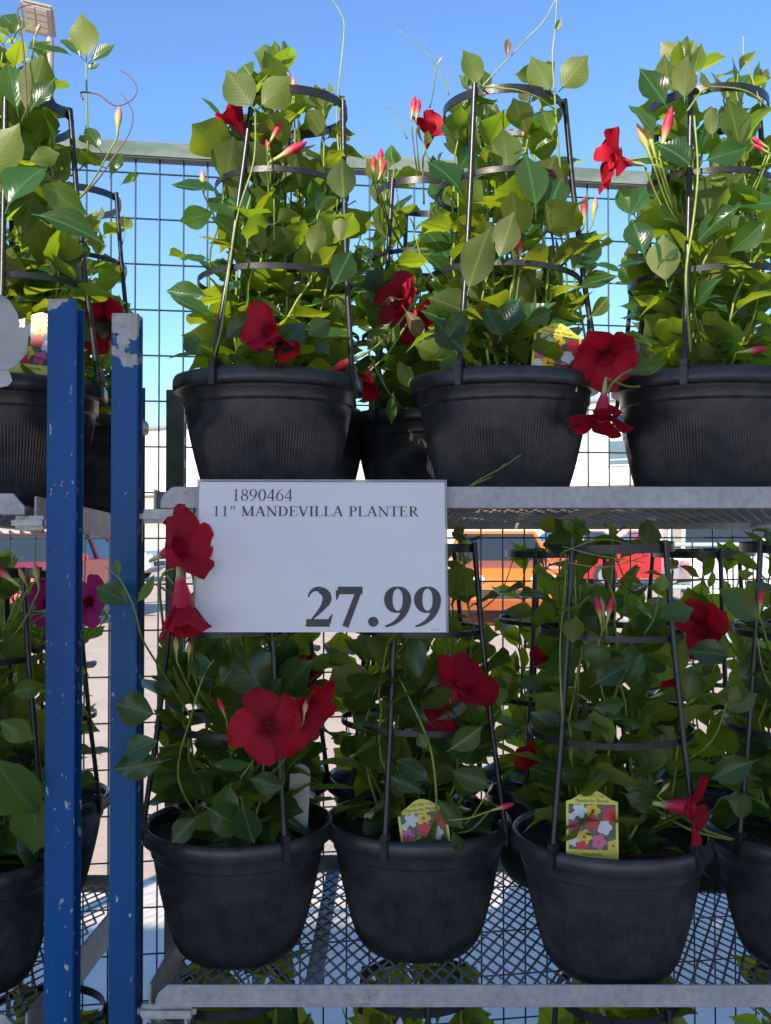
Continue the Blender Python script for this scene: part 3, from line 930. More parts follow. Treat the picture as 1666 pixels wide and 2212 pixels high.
def make_planter(label, group, X, Y, zdeck, seed, legs, n_stems=13, top=0.43, lean=(0, 0), zmax=None, leaf_scale=1.0, stray=1.0, plain=False, dens=1.0, low=10):
    rg = random.Random(seed)
    pl = empty("mandevilla_planter", (X, Y, zdeck + 0.0005))
    tag(pl, label, "planter", group)
    p = link("pot", POT, pl); p.rotation_euler = (0, 0, rg.uniform(0, 6))
    p = link("soil", SOIL, pl); p.rotation_euler = (0, 0, rg.uniform(0, 6))
    tilt = Matrix.Shear('XY', 4, (lean[0], lean[1]))
    def sh(v): # lean of the trellis above the rim
        k = max(0.0, v.z - POT_H)
        return Vector((v.x + lean[0] * k, v.y + lean[1] * k, v.z))
    for i, a_ in enumerate(legs):
        # angle 0 = towards the viewer, positive to the right
        th = R(a_) - math.pi / 2
        lg = link("trellis_leg", LEG, pl)
        shear = Matrix(((1, 0, lean[0], -lean[0] * POT_H), (0, 1, lean[1], -lean[1] * POT_H), (0, 0, 1, 0), (0, 0, 0, 1)))
        if lean == (0, 0):
            lg.rotation_euler = (0, 0, th)
        else:
            # lean by a small rotation about the foot
            lm = Matrix.Translation((0, 0, POT_H)) @ Matrix.Rotation(math.atan(lean[0]), 4, 'Y') @ Matrix.Translation((0, 0, -POT_H)) @ Matrix.Rotation(th, 4, 'Z')
            lg.matrix_basis = lm
        c = link("clip", CLIP, lg)
        if lean != (0, 0):
            c.matrix_basis = lm.inverted() @ Matrix.Rotation(th, 4, 'Z')
    for hm, hz in zip(HOOPS, HOOP_Z):
        h = link("trellis_hoop", hm, pl)
        q = sh(Vector((0, 0, POT_H + hz)))
        h.location = q
        h.rotation_euler = (rg.uniform(-0.03, 0.03), rg.uniform(-0.03, 0.03), 0)
    if plain:
        return pl
    zlim = zmax if zmax is not None else 9
    nl = 0
    def leaf_pair(q, tdir, az, size, el, meshes, both=True):
        nonlocal nl
        out = Vector((q.x - lean[0] * max(0, q.z - POT_H), q.y, 0))
        out = out.normalized() if out.length > 0.01 else Vector((1, 0, 0))
        for s in ((0, math.pi) if both else (0,)):
            e = Vector((math.cos(az + s), math.sin(az + s), 0)) + out * rg.uniform(0.2, 0.7)
            e.normalize()
            ang = R(el + rg.uniform(-40, 36))
            d = e * math.cos(ang) + Vector((0, 0, 1)) * math.sin(ang)
            nrm = Vector((0, 0, 1)) + e * rg.uniform(-0.15, 0.75) + Vector((rg.uniform(-0.85, 0.85), rg.uniform(-0.95, 0.75), 0))
            sz = size * rg.uniform(0.78, 1.12)
            tip = q + d * sz
            mid = q + d * sz * 0.6
            rad_ = math.hypot(mid.x - lean[0] * max(0, mid.z - POT_H), mid.y)
            if mid.z > POT_H and rad_ > cage_r(mid.z - POT_H) - 0.004 and rg.random() < 0.85:
                if min(abs(mid.z - POT_H - hz) for hz in HOOP_Z) < 0.042 and mid.y < 0.03: continue
            if tip.z + zdeck > zlim or q.z + zdeck > zlim: continue
            if put_leaf(pl, q, d, nrm, sz, meshes, rg): nl += 1
    # climbing stems
    for k in range(n_stems):
        a0 = 2 * math.pi * (k + rg.uniform(-0.3, 0.3)) / n_stems
        r0 = rg.uniform(0.012, 0.055)
        if k % 3 == 0: h = top * rg.uniform(0.92, 1.08)
        elif k % 3 == 1: h = top * rg.uniform(0.55, 0.9)
        else: h = top * rg.uniform(0.25, 0.6)
        tw = rg.uniform(-1.3, 1.3)
        rf = rg.uniform(0.35, 0.92)
        n_ = max(4, int(h / 0.022))
        pts = []
        for i in range(n_ + 1):
            t = i / n_
            z = 0.174 + (h + 0.02) * t
            if z + zdeck > zlim - 0.01: break
            rt = cage_r(z - POT_H) * rf
            r = r0 + (rt - r0) * min(1.0, t * h / 0.16) ** 0.8
            an = a0 + tw * t + 0.12 * math.sin(7 * t + k)
            v = Vector((r * math.cos(an), r * math.sin(an), z))
            v += Vector((noise.noise(v * 30 + Vector((seed, 0, 0))), noise.noise(v * 30 + Vector((0, seed, 5))), 0)) * 0.008
            pts.append(sh(v))
        if len(pts) < 3: continue
        stem_obj(pl, pts, 0.0023, 0.0013)
        az = rg.uniform(0, 6)
        s_acc = rg.uniform(0.01, 0.03)
        for i in range(len(pts) - 1):
            seg = pts[i + 1] - pts[i]
            s_acc -= seg.length
            if s_acc <= 0:
                s_acc = rg.uniform(0.030, 0.046) / dens
                t = i / max(1, len(pts) - 1)
                size = (0.072 if t < 0.75 else 0.058) * leaf_scale * rg.uniform(0.8, 1.12)
                leaf_pair(pts[i], seg, az, size, 20 + 28 * t, LEAVES)
                az += math.pi / 2 + rg.uniform(-0.4, 0.4)
        leaf_pair(pts[-1], pts[-1] - pts[-2], az, 0.034 * leaf_scale, 48, YOUNG)
        if rg.random() < 0.5:
            leaf_pair(pts[-1] + Vector((0, 0, 0.006)), pts[-1] - pts[-2], az + 1.5, 0.020, 65, YOUNG if rg.random() < 0.6 else BRONZE)
    # low leaves around the stems' feet
    for k in range(low):
        an = 2 * math.pi * k / low + rg.uniform(-0.3, 0.3)
        r = rg.uniform(0.035, 0.085)
        q = Vector((r * math.cos(an), r * math.sin(an), 0.182 + rg.uniform(0.012, 0.05)))
        leaf_pair(q, None, an, 0.074 * leaf_scale, 2, LEAVES, False)
    # short stray shoots leaning out of the trellis
    for k in range(int(5 * stray)):
        an = rg.uniform(0, 6.28); z = rg.uniform(0.22, 0.19 + top * 0.9)
        if z + zdeck > zlim - 0.06: continue
        r = cage_r(z - POT_H) * 0.9
        d = Vector((math.cos(an), math.sin(an), 0))
        p0 = sh(d * r + Vector((0, 0, z)))
        L_ = rg.uniform(0.04, 0.085)
        pts = [p0, p0 + d * L_ * 0.5 + Vector((0, 0, L_ * 0.45)), p0 + d * L_ * 0.75 + Vector((0, 0, L_ * 1.1))]
        if any(blocked(Vector(pl.location) + q) for q in pts): continue
        pts = spline(pts, 3)
        stem_obj(pl, pts, 0.0014, 0.0009)
        leaf_pair(pts[3], d, an + 1.57, 0.046 * leaf_scale, 25, LEAVES)
        leaf_pair(pts[-1], d, an, 0.026 * leaf_scale, 50, YOUNG)
    pl["_n"] = nl
    del pl["_n"]
    return pl

VIEW = Vector((0, -1, 0))
def flower(pl, u, v, Y, d, size, flare=80, colour='red', tube_len=1.0, roll=None, seed=0, droop=None):
    """bloom with its throat at the given place, opening along d"""
    rg = random.Random(seed * 13 + int(u))
    pos = at(u, v, Y) - Vector(pl.location)
    d = Vector(d).normalized()
    L_ = 0.052 * tube_len * size / 0.08
    z = d
    x = z.orthogonal().normalized(); y = z.cross(x)
    rot = Matrix((x, y, z)).transposed().to_4x4()
    f = bpy.data.objects.new("flower", TUBE[colour])
    fm = Matrix.Translation(pos - d * L_) @ rot @ Matrix.Diagonal((L_, L_, L_, 1))
    f.parent = pl
    f.matrix_basis = fm
    COL.objects.link(f)
    r0 = rg.uniform(0, 6) if roll is None else R(roll)
    inv_f = fm.inverted()
    pls = size / 2
    for k in range(5):
        an = r0 + 2 * math.pi * k / 5 + rg.uniform(-0.1, 0.1)
        rad = x * math.cos(an) + y * math.sin(an)
        fl = R(flare + rg.uniform(-20, 16))
        pd = rad * math.sin(fl) + d * math.cos(fl)
        pn = d * math.sin(fl) - rad * math.cos(fl)
        o = bpy.data.objects.new("petal", rg.choice(PETALS[colour]))
        m = Matrix.Translation(pos + rad * (0.16 * L_) - d * 0.08 * L_) @ frame(pd, pn).to_4x4() @ Matrix.Diagonal((pls * rg.uniform(0.86, 1.08), pls * rg.uniform(0.9, 1.15), pls, 1))
        o.parent = f
        o.matrix_basis = inv_f @ m
        COL.objects.link(o)
    stalk(pl, pos - d * L_, 0.0017)
    return pos - d * L_

def stalk(pl, base, r=0.0013):
    base = Vector(base)
    k = max(0.0, min(1.0, base.z / 0.6))
    q = Vector((base.x * 0.45, base.y * 0.45, max(0.185, base.z - 0.05 - 0.25 * math.hypot(base.x, base.y))))
    mid = base.lerp(q, 0.45) + Vector((0, 0, -0.012))
    if blocked(Vector(pl.location) + mid): return
    stem_obj(pl, spline([q, mid, base], 4), r * 1.15, r, 'stem', "stalk")

def bud(pl, u0, v0, u1, v1, Y, kind='red', fat=1.0, dy=0.0):
    a_ = at(u0, v0, Y) - Vector(pl.location); b_ = at(u1, v1, Y + dy) - Vector(pl.location)
    d = b_ - a_; L_ = d.length
    z = d.normalized(); x = z.orthogonal().normalized(); y = z.cross(x)
    stalk(pl, a_)
    o = bpy.data.objects.new("bud", BUD[kind])
    o.matrix_basis = Matrix.Translation(a_) @ Matrix((x, y, z)).transposed().to_4x4() @ Matrix.Diagonal((L_ * fat, L_ * fat, L_, 1))
    o.parent = pl
    COL.objects.link(o)

def tendril(pl, pts, r0=0.0012, r1=0.0007, mat='stem', name="tendril"):
    """pts: (u, v, Y)"""
    P = spline([at(*p) - Vector(pl.location) for p in pts], 5)
    return stem_obj(pl, P, r0, r1, mat, name)

def hand_leaf(pl, u0, v0, u1, v1, Y, wide=1.0, roll=0.0, under=False, dy=0.0, kind='leaf', seed=0):
    """one leaf seen in the photograph from stalk to tip, turned towards (or away from) the viewer by roll"""
    rg = random.Random(seed + int(u0 * 3 + v0))
    a_ = at(u0, v0, Y) - Vector(pl.location); b_ = at(u1, v1, Y + dy) - Vector(pl.location)
    d = b_ - a_
    x = d.normalized()
    n0 = (Vector((0, -1, 0.25)) if not under else Vector((0, 1, 0.35)))
    n0 = (n0 - x * n0.dot(x)).normalized()
    n0 = Matrix.Rotation(R(roll), 3, x) @ n0
    ms = {'leaf': LEAVES, 'young': YOUNG, 'bronze': BRONZE}[kind]
    size = d.length / 1.12
    o = bpy.data.objects.new("leaf", rg.choice(ms))
    o.matrix_basis = Matrix.Translation(a_) @ frame(x, n0).to_4x4() @ Matrix.Diagonal((size, size * wide, size, 1))
    o.parent = pl
    COL.objects.link(o)

# ------------------------------------------------------------------ planters
def on(u, Y, ztop):      # X of a pot centre and the deck height there
    return (u - CU) / FPX * (Y + BACK), Y, deck_z(ztop, Y)
GU, GL, GB = "mandevilla planters on the upper shelf", "mandevilla planters on the middle shelf", "mandevilla planters on the lowest shelf"
P = {}
P['P1'] = make_planter("black ribbed planter directly above the price sign's left half, leaning trellis, sunlit vine", GU, *on(580, 1.228, ZU), 21, (-26, 66, 185), 21, 0.44, lean=(0.07, 0))
P['P2'] = make_planter("black ribbed planter on the upper shelf with a yellow tag showing above its rim", GU, *on(1088, 1.228, ZU), 22, (-32, 74, 165), 21, 0.42)
P['P3'] = make_planter("black ribbed planter on the upper shelf with red trumpet flowers hanging over its rim", GU, *on(1530, 1.225, ZU), 23, (-30, 105, 215), 21, 0.46)
P['R0'] = make_planter("black planter on the upper shelf, almost wholly hidden behind the planter with the leaning trellis", GU, *on(640, 1.575, ZU), 24, (10, 130, 250), 15, 0.40, stray=0)
P['R1'] = make_planter("shorter looking black planter set back between two others above the sign, red flowers", GU, *on(918, 1.575, ZU), 25, (-40, 80, 200), 19, 0.42)
P['R3'] = make_planter("black planter on the upper shelf hidden behind the one with hanging trumpet flowers", GU, *on(1500, 1.575, ZU), 26, (20, 140, 260), 14, 0.40, stray=0)
P['LP'] = make_planter("black planter on the channel-post cart with a large white flower and a tilted yellow tag", "planters on the channel-post cart", *on(20, 1.228, ZU2), 27, (15, 82, 200), 20, 0.47)
P['LR'] = make_planter("black planter set back on the channel-post cart, between the two blue posts", "planters on the channel-post cart", *on(150, 1.575, ZU2), 28, (-60, 75, 190), 18, 0.36, zmax=None)
LZ = EYE + 0.018
P['L1'] = make_planter("black planter below the price sign beside the blue slotted post, wide open red flower", GL, *on(517, 1.228, ZL), 31, (35, -68, 160), 14, 0.43, zmax=LZ, leaf_scale=1.08)
P['L2'] = make_planter("black planter below the price sign's corner with a tilted yellow tag in dark soil", GL, *on(903, 1.250, ZL), 32, (-21, 62, 190), 13, 0.43, zmax=LZ)
P['L3'] = make_planter("black planter on the middle shelf with an upright yellow tag in its soil", GL, *on(1317, 1.163, ZL), 33, (-45, 41, 165), 14, 0.43, zmax=LZ, leaf_scale=1.05)
P['L4'] = make_planter("black planter on the middle shelf without a tag, next to the upright yellow tag's planter", GL, *on(1737, 1.190, ZL), 34, (-60, 40, 160), 15, 0.43, zmax=LZ, leaf_scale=1.05)
P['B1'] = make_planter("black planter set back on the middle shelf behind the wide open red flower", GL, *on(548, 1.575, ZL), 35, (-20, 80, 200), 8, 0.40, zmax=LZ - 0.012)
P['B2'] = make_planter("black planter set back on the middle shelf behind the tilted yellow tag", GL, *on(872, 1.575, ZL), 36, (-40, 90, 210), 8, 0.40, zmax=LZ - 0.012)
P['B3'] = make_planter("black planter set back on the middle shelf behind the upright yellow tag", GL, *on(1198, 1.575, ZL), 37, (-30, 60, 190), 8, 0.40, zmax=LZ - 0.012)
P['B4'] = make_planter("black planter set back on the middle shelf behind the wilted red flower", GL, *on(1520, 1.575, ZL), 38, (0, 120, 240), 8, 0.40, zmax=LZ - 0.012)
P['LL'] = make_planter("shaded black planter low on the channel-post cart, in front", "planters on the channel-post cart", *on(-62, 1.200, ZL2), 39, (70, 170, -60), 15, 0.43, zmax=LZ - 0.02, leaf_scale=1.1)
P['LB'] = make_planter("shaded black planter low on the channel-post cart, set back beside the channel post", "planters on the channel-post cart", *on(70, 1.575, ZL2), 40, (75, 190, -50), 13, 0.42, zmax=LZ - 0.02)
BZ = EYE - 0.652
GLAB = ["under the wide open red flower's planter", "under the tilted yellow tag's planter", "under the upright yellow tag's planter", 'under the tagless planter', 'of the channel-post cart']
for i, (u_, Y_, z_) in enumerate(((500, 1.24, ZB), (905, 1.26, ZB), (1330, 1.23, ZB), (1745, 1.24, ZB), (100, 1.25, ZB2))):
    P['G%d' % i] = make_planter("black planter on a lowest shelf, " + GLAB[i] + ", leaves showing", GB, *on(u_, Y_, z_), 50 + i, (-25 + 31 * i, 95 + 31 * i, 215 + 31 * i), 13, 0.46, zmax=(BZ if i < 4 else BZ - 0.04), low=4, leaf_scale=1.3)

# ---- blooms, buds, shoots as they stand in the photograph
p = P['P1']
flower(p, 512, 262, 1.14, (-0.45, -0.35, 0.75), 0.060, 22, seed=1)
bud(p, 578, 315, 610, 262, 1.13); bud(p, 585, 345, 575, 300, 1.14)
bud(p, 580, 352, 665, 305, 1.13, fat=0.9)
bud(p, 618, 215, 622, 148, 1.18, 'pale'); bud(p, 632, 215, 638, 178, 1.18, 'pale'); bud(p, 636, 215, 634, 166, 1.18, 'pale')
tendril(p, [(600, 300, 1.18), (612, 250, 1.18), (622, 215, 1.18)], 0.0015, 0.001)
flower(p, 578, 712, 1.07, (-0.35, -0.75, 0.15), 0.068, 45, seed=2)
flower(p, 605, 745, 1.085, (0.6, -0.4, -0.7), 0.055, 35, seed=3)
bud(p, 440, 420, 437, 365, 1.20, 'pale')
hand_leaf(p, 552, 240, 492, 156, 1.10, 1.0, 8, True); hand_leaf(p, 556, 236, 628, 176, 1.10, 1.15, -10, True)
hand_leaf(p, 582, 200, 574, 142, 1.14, 0.9, 20); hand_leaf(p, 548, 330, 497, 270, 1.16, 0.95, 30)
hand_leaf(p, 485, 268, 438, 210, 1.16, 0.7, 60); hand_leaf(p, 470, 455, 388, 480, 1.15, 0.95, -40); hand_leaf(p, 455, 560, 388, 552, 1.15, 0.8, 30)
hand_leaf(p, 458, 640, 360, 628, 1.14, 0.8, -20); hand_leaf(p, 470, 690, 372, 640, 1.13, 0.7, 40)
hand_leaf(p, 745, 440, 735, 348, 1.11, 1.0, 15, True); hand_leaf(p, 735, 530, 735, 458, 1.11, 0.7, 5, True)
hand_leaf(p, 716, 625, 760, 540, 1.10, 1.0, 20); hand_leaf(p, 672, 560, 690, 480, 1.10, 0.75, 10, True)
hand_leaf(p, 590, 780, 655, 690, 1.09, 0.9, -10); hand_leaf(p, 480, 740, 548, 672, 1.09, 0.85, 12); hand_leaf(p, 442, 770, 395, 725, 1.08, 0.9, -8)
hand_leaf(p, 715, 770, 680, 735, 1.09, 0.9, 5); hand_leaf(p, 660, 730, 712, 690, 1.09, 1.1, 10)
tendril(p, [(733, 345, 1.20), (728, 260, 1.20), (733, 180, 1.19), (744, 60, 1.19), (733, 22, 1.19), (718, 0, 1.19)], 0.0015, 0.0008, 'stem_pale')
tendril(p, [(735, 345, 1.20), (738, 280, 1.20), (730, 200, 1.19)], 0.0016, 0.0010)
tendril(p, [(462, 770, 1.09), (480, 700, 1.085), (510, 480, 1.08), (548, 350, 1.08), (552, 240, 1.10)], 0.0016, 0.0013, 'stem', "stem")
p = P['R1']
for a_ in ((815, 395, 835, 345), (806, 388, 808, 335), (822, 372, 823, 318)): bud(p, *a_, 1.42)
for a_ in ((888, 262, 897, 206), (898, 268, 906, 212)): bud(p, *a_, 1.46, 'red')
flower(p, 930, 285, 1.47, (0.2, -0.5, 0.6), 0.075, 50, seed=4)
flower(p, 862, 650, 1.42, (-0.5, -0.6, 0.2), 0.085, 60, seed=5)
flower(p, 893, 690, 1.42, (0.5, -0.6, -0.5), 0.075, 55, seed=6)
bud(p, 795, 760, 712, 803, 1.18, fat=1.0)
tendril(p, [(905, 640, 1.42), (860, 700, 1.33), (820, 742, 1.24), (795, 760, 1.18)], 0.002, 0.0014, 'stem', "stem")
tendril(p, [(885, 690, 1.40), (840, 760, 1.30), (800, 800, 1.25)], 0.002, 0.0014, 'stem', "stem")
flower(p, 790, 820, 1.30, (-0.3, -0.5, -0.8), 0.065, 35, seed=7)
hand_leaf(p, 850, 690, 792, 762, 1.32, 0.8, 10, True); hand_leaf(p, 870, 660, 918, 738, 1.33, 0.65, 10, True, kind='bronze'); hand_leaf(p, 858, 770, 888, 840, 1.33, 0.7, -5, True)
hand_leaf(p, 845, 745, 860, 700, 1.33, 0.7, 5, True); hand_leaf(p, 850, 840, 845, 915, 1.36, 0.5, 10)
hand_leaf(p, 872, 645, 820, 655, 1.33, 0.5, 20, kind='bronze')
tendril(p, [(880, 300, 1.50), (850, 240, 1.50), (832, 226, 1.50)], 0.0013, 0.0006)
tendril(p, [(970, 205, 1.52), (955, 165, 1.52), (930, 125, 1.52), (890, 88, 1.52), (862, 66, 1.52)], 0.0014, 0.0006)
bud(p, 942, 142, 958, 122, 1.52, 'pale', 0.8)
p = P['P2']
for a_ in ((1140, 345, 1132, 272), (1150, 340, 1142, 268), (1156, 345, 1150, 278)): bud(p, *a_, 1.22, 'pale', 0.95)
bud(p, 1125, 570, 1123, 512, 1.12); bud(p, 1112, 572, 1108, 535, 1.12, 'pale')
flower(p, 1058, 612, 1.33, (0.3, -0.4, 0.6), 0.07, 40, seed=8)
flower(p, 1040, 640, 1.33, (-0.5, -0.4, -0.5), 0.06, 35, seed=9)
bud(p, 1262, 490, 1262, 422, 1.22); bud(p, 1280, 485, 1287, 425, 1.22, 'pale'); bud(p, 1268, 730, 1276, 685, 1.2)
hand_leaf(p, 1196, 205, 1148, 124, 1.15, 1.0, 10, True); hand_leaf(p, 1206, 200, 1268, 124, 1.15, 0.9, -12, True); hand_leaf(p, 1040, 186, 1008, 112, 1.14, 0.85, -20, True)
hand_leaf(p, 1196, 300, 1170, 240, 1.14, 0.8, 10, kind='young'); hand_leaf(p, 1200, 300, 1155, 318, 1.14, 0.6, 20, kind='young')
hand_leaf(p, 1160, 460, 1140, 330, 1.11, 0.9, 10); hand_leaf(p, 1185, 465, 1212, 370, 1.12, 0.95, -8); hand_leaf(p, 1235, 595, 1290, 496, 1.18, 0.9, 10)
hand_leaf(p, 1000, 420, 935, 330, 1.13, 0.95, 25); hand_leaf(p, 1008, 640, 1050, 500, 1.10, 0.9, 10, True); hand_leaf(p, 1075, 570, 1110, 460, 1.10, 0.8, -8, True)
hand_leaf(p, 1010, 770, 940, 690, 1.09, 1.1, 8); hand_leaf(p, 960, 745, 1010, 668, 1.09, 0.9, 18); hand_leaf(p, 1075, 742, 1120, 640, 1.10, 0.8, -20)
hand_leaf(p, 1270, 690, 1320, 640, 1.16, 0.7, 30, kind='young'); hand_leaf(p, 1130, 700, 1195, 670, 1.09, 0.8, 30); hand_leaf(p, 1085, 735, 1050, 660, 1.09, 0.9, 8)
tendril(p, [(1270, 760, 1.20), (1235, 560, 1.18), (1215, 400, 1.16), (1205, 300, 1.15), (1198, 200, 1.15)], 0.0020, 0.0015, 'stem', "stem")
tendril(p, [(1198, 200, 1.15), (1194, 120, 1.15), (1200, 60, 1.15), (1204, -15, 1.15)], 0.0014, 0.0010, 'stem_pale')
hand_leaf(p, 1198, 75, 1212, 42, 1.15, 0.5, 0, kind='young')
tendril(p, [(1042, 186, 1.14), (1090, 135, 1.15), (1140, 82, 1.16), (1175, 45, 1.16), (1206, -12, 1.16)], 0.0013, 0.0008, 'stem_pale')
hand_leaf(p, 1095, 130, 1098, 78, 1.15, 0.5, 0, kind='bronze')
tendril(p, [(1042, 186, 1.14), (1080, 190, 1.11), (1120, 195, 1.11), (1160, 210, 1.12), (1198, 235, 1.14)], 0.0013, 0.0011)
tendril(p, [(965, 1095, 1.09), (990, 1070, 1.075), (1030, 1040, 1.07), (1085, 1010, 1.07), (1128, 980, 1.075)], 0.0013, 0.0007)
tendril(p, [(985, 1085, 1.085), (1020, 1050, 1.07), (1062, 1030, 1.07)], 0.0011, 0.0007)
hand_leaf(p, 1078, 1014, 1096, 1000, 1.07, 0.4, 0, kind='young')
p = P['P3']
flower(p, 1322, 348, 1.13, (-0.93, -0.25, 0.02), 0.080, 78, seed=10, tube_len=1.0)
tendril(p, [(1460, 370, 1.13), (1420, 342, 1.13), (1390, 341, 1.13), (1362, 345, 1.13)], 0.0016, 0.0013, 'stem', "stem")
for a_ in ((1410, 350, 1376, 265), (1418, 345, 1392, 254)): bud(p, *a_, 1.13, 'pale', 0.85)
bud(p, 1425, 340, 1452, 228, 1.12, 'red', 0.8)
flower(p, 1310, 772, 1.13, (-0.1, -0.75, -0.35), 0.085, 62, seed=11)
flower(p, 1300, 905, 1.10, (-0.15, -0.25, -0.95), 0.080, 72, seed=12, tube_len=1.2)
tendril(p, [(1390, 790, 1.12), (1350, 806, 1.10), (1322, 830, 1.10), (1312, 850, 1.10)], 0.0022, 0.0018, 'stem', "stem")
tendril(p, [(1360, 760, 1.16), (1335, 745, 1.15), (1322, 748, 1.15)], 0.002, 0.0016, 'stem', "stem")
hand_leaf(p, 1345, 810, 1440, 782, 1.09, 0.5, 20)
for a_ in ((1662, 320, 1622, 296), (1664, 332, 1628, 312)): bud(p, *a_, 1.12, 'red', 1.1)
bud(p, 1590, 762, 1660, 752, 1.10, 'red')
hand_leaf(p, 1445, 235, 1384, 148, 1.11, 0.95, -8); hand_leaf(p, 1478, 222, 1485, 122, 1.11, 0.95, 10, True); hand_leaf(p, 1450, 200, 1432, 120, 1.14, 0.8, 20, True)
hand_leaf(p, 1495, 175, 1512, 98, 1.15, 0.6, 20, kind='young'); hand_leaf(p, 1480, 130, 1474, 82, 1.15, 0.4, 0, kind='young'); hand_leaf(p, 1540, 192, 1510, 160, 1.12, 0.7, 20, True)
hand_leaf(p, 1415, 300, 1372, 215, 1.12, 0.9, 25); hand_leaf(p, 1500, 365, 1430, 300, 1.09, 1.1, 5); hand_leaf(p, 1512, 350, 1615, 318, 1.09, 0.75, 20); hand_leaf(p, 1540, 300, 1534, 232, 1.10, 0.8, 0, True)
hand_leaf(p, 1376, 475, 1338, 400, 1.13, 0.85, -20); hand_leaf(p, 1360, 470, 1398, 400, 1.12, 0.8, 10); hand_leaf(p, 1440, 620, 1432, 510, 1.10, 1.05, 5, True); hand_leaf(p, 1610, 440, 1500, 500, 1.09, 0.7, 15)
hand_leaf(p, 1395, 560, 1368, 465, 1.12, 0.9, -10); hand_leaf(p, 1350, 590, 1285, 565, 1.14, 0.7, 30)
hand_leaf(p, 1660, 470, 1590, 540, 1.08, 0.9, -15); hand_leaf(p, 1420, 580, 1455, 498, 1.10, 0.8, 12)
tendril(p, [(1492, 760, 1.08), (1482, 600, 1.085), (1498, 480, 1.09), (1508, 370, 1.10), (1500, 250, 1.11)], 0.0020, 0.0015, 'stem', "stem")
tendril(p, [(1485, 240, 1.11), (1520, 195, 1.12), (1560, 188, 1.13), (1620, 200, 1.14), (1666, 240, 1.16)], 0.0016, 0.0013)
tendril(p, [(1645, 230, 1.15), (1625, 170, 1.15), (1608, 120, 1.15), (1606, 78, 1.15)], 0.0013, 0.0007, 'stem_pale')
p = P['LR']
flower(p, 222, 700, 1.34, (-0.1, -0.8, -0.1), 0.085, 55, seed=13)
hand_leaf(p, 200, 690, 255, 735, 1.33, 0.8, 10); hand_leaf(p, 190, 630, 258, 600, 1.40, 0.7, 20); hand_leaf(p, 236, 385, 262, 330, 1.40, 0.7, 10); hand_leaf(p, 258, 400, 300, 378, 1.42, 0.5, 10, kind='young')
p = P['LP']
flower(p, -42, 735, 1.03, (0.55, -0.7, 0.1), 0.112, 68, colour='white', seed=14)
bud(p, 253, 298, 258, 228, 1.12, 'pale', 0.95); bud(p, 75, 78, 88, 50, 1.08, 'pale', 1.2)
for a_ in ((187, 135, 179, 35), ): hand_leaf(p, *a_, 1.12, 0.95, 8, True)
hand_leaf(p, 190, 136, 248, 96, 1.12, 0.85, -5); hand_leaf(p, 182, 130, 130, 72, 1.13, 0.6, 20); hand_leaf(p, 185, 150, 215, 138, 1.13, 0.9, 0)
hand_leaf(p, 50, 255, 100, 120, 1.10, 0.75, 10, True); hand_leaf(p, 58, 252, 112, 160, 1.09, 0.7, -10); hand_leaf(p, 40, 250, 15, 130, 1.12, 0.7, 10)
hand_leaf(p, 60, 100, 155, 118, 1.08, 0.6, -30); hand_leaf(p, 45, 75, 0, 20, 1.09, 0.9, 5); hand_leaf(p, 30, 80, 45, 35, 1.08, 0.9, 5)
hand_leaf(p, 55, 350, 130, 330, 1.06, 0.9, 10, True); hand_leaf(p, 10, 460, 75, 330, 1.04, 0.9, -8); hand_leaf(p, -40, 400, 40, 270, 1.05, 0.8, 10, True)
hand_leaf(p, 75, 395, 180, 450, 1.06, 0.85, 10); hand_leaf(p, 65, 460, 215, 500, 1.05, 0.55, -10); hand_leaf(p, 220, 330, 185, 268, 1.12, 0.7, 10)
tendril(p, [(195, 200, 1.12), (215, 205, 1.12), (250, 228, 1.12), (285, 215, 1.12), (296, 190, 1.12), (280, 165, 1.12), (262, 152, 1.12)], 0.0013, 0.0008, 'stem_brown')
tendril(p, [(180, 215, 1.12), (175, 200, 1.12), (195, 200, 1.12)], 0.0015, 0.0013, 'stem_brown')
tendril(p, [(160, 440, 1.14), (208, 392, 1.12), (245, 340, 1.12), (278, 290, 1.12), (287, 245, 1.12), (262, 200, 1.12)], 0.0014, 0.0008, 'stem_brown')
tendril(p, [(60, 255, 1.09), (50, 100, 1.08), (38, 30, 1.08), (45, 15, 1.08), (75, 8, 1.08)], 0.0015, 0.0009, 'stem_brown')
tendril(p, [(190, 330, 1.13), (188, 220, 1.12), (186, 135, 1.12)], 0.0016, 0.0012)
p = P['L1']
flower(p, 392, 1180, 0.985, (0.72, -0.48, 0.30), 0.086, 58, seed=15, tube_len=1.1)
flower(p, 396, 1318, 0.975, (0.16, -0.25, -0.95), 0.082, 15, seed=16, tube_len=1.3)
tendril(p, [(352, 1240, 1.02), (362, 1245, 1.0), (375, 1262, 0.985)], 0.0018, 0.0015, 'stem', "stem")
tendril(p, [(352, 1350, 1.10), (345, 1270, 1.04), (355, 1238, 1.02), (375, 1228, 0.99)], 0.002, 0.0015, 'stem', "stem")
flower(p, 580, 1572, 1.045, (0.02, -0.97, 0.10), 0.086, 84, seed=17, roll=20)
flower(p, 672, 1530, 1.08, (0.75, -0.55, -0.25), 0.078, 58, seed=18)
flower(p, 665, 1450, 1.30, (0.2, -0.7, 0.2), 0.05, 50, seed=19)
bud(p, 490, 1555, 470, 1505, 1.08); bud(p, 382, 1428, 380, 1375, 1.08, 'pale'); bud(p, 408, 1430, 410, 1385, 1.08, 'pale'); bud(p, 655, 1560, 662, 1510, 1.06, 'pale')
hand_leaf(p, 288, 1310, 206, 1262, 1.01, 0.85, 10); hand_leaf(p, 292, 1308, 335, 1245, 1.01, 0.5, 35, kind='young'); hand_leaf(p, 258, 1248, 250, 1205, 1.01, 0.6, 10, kind='young')
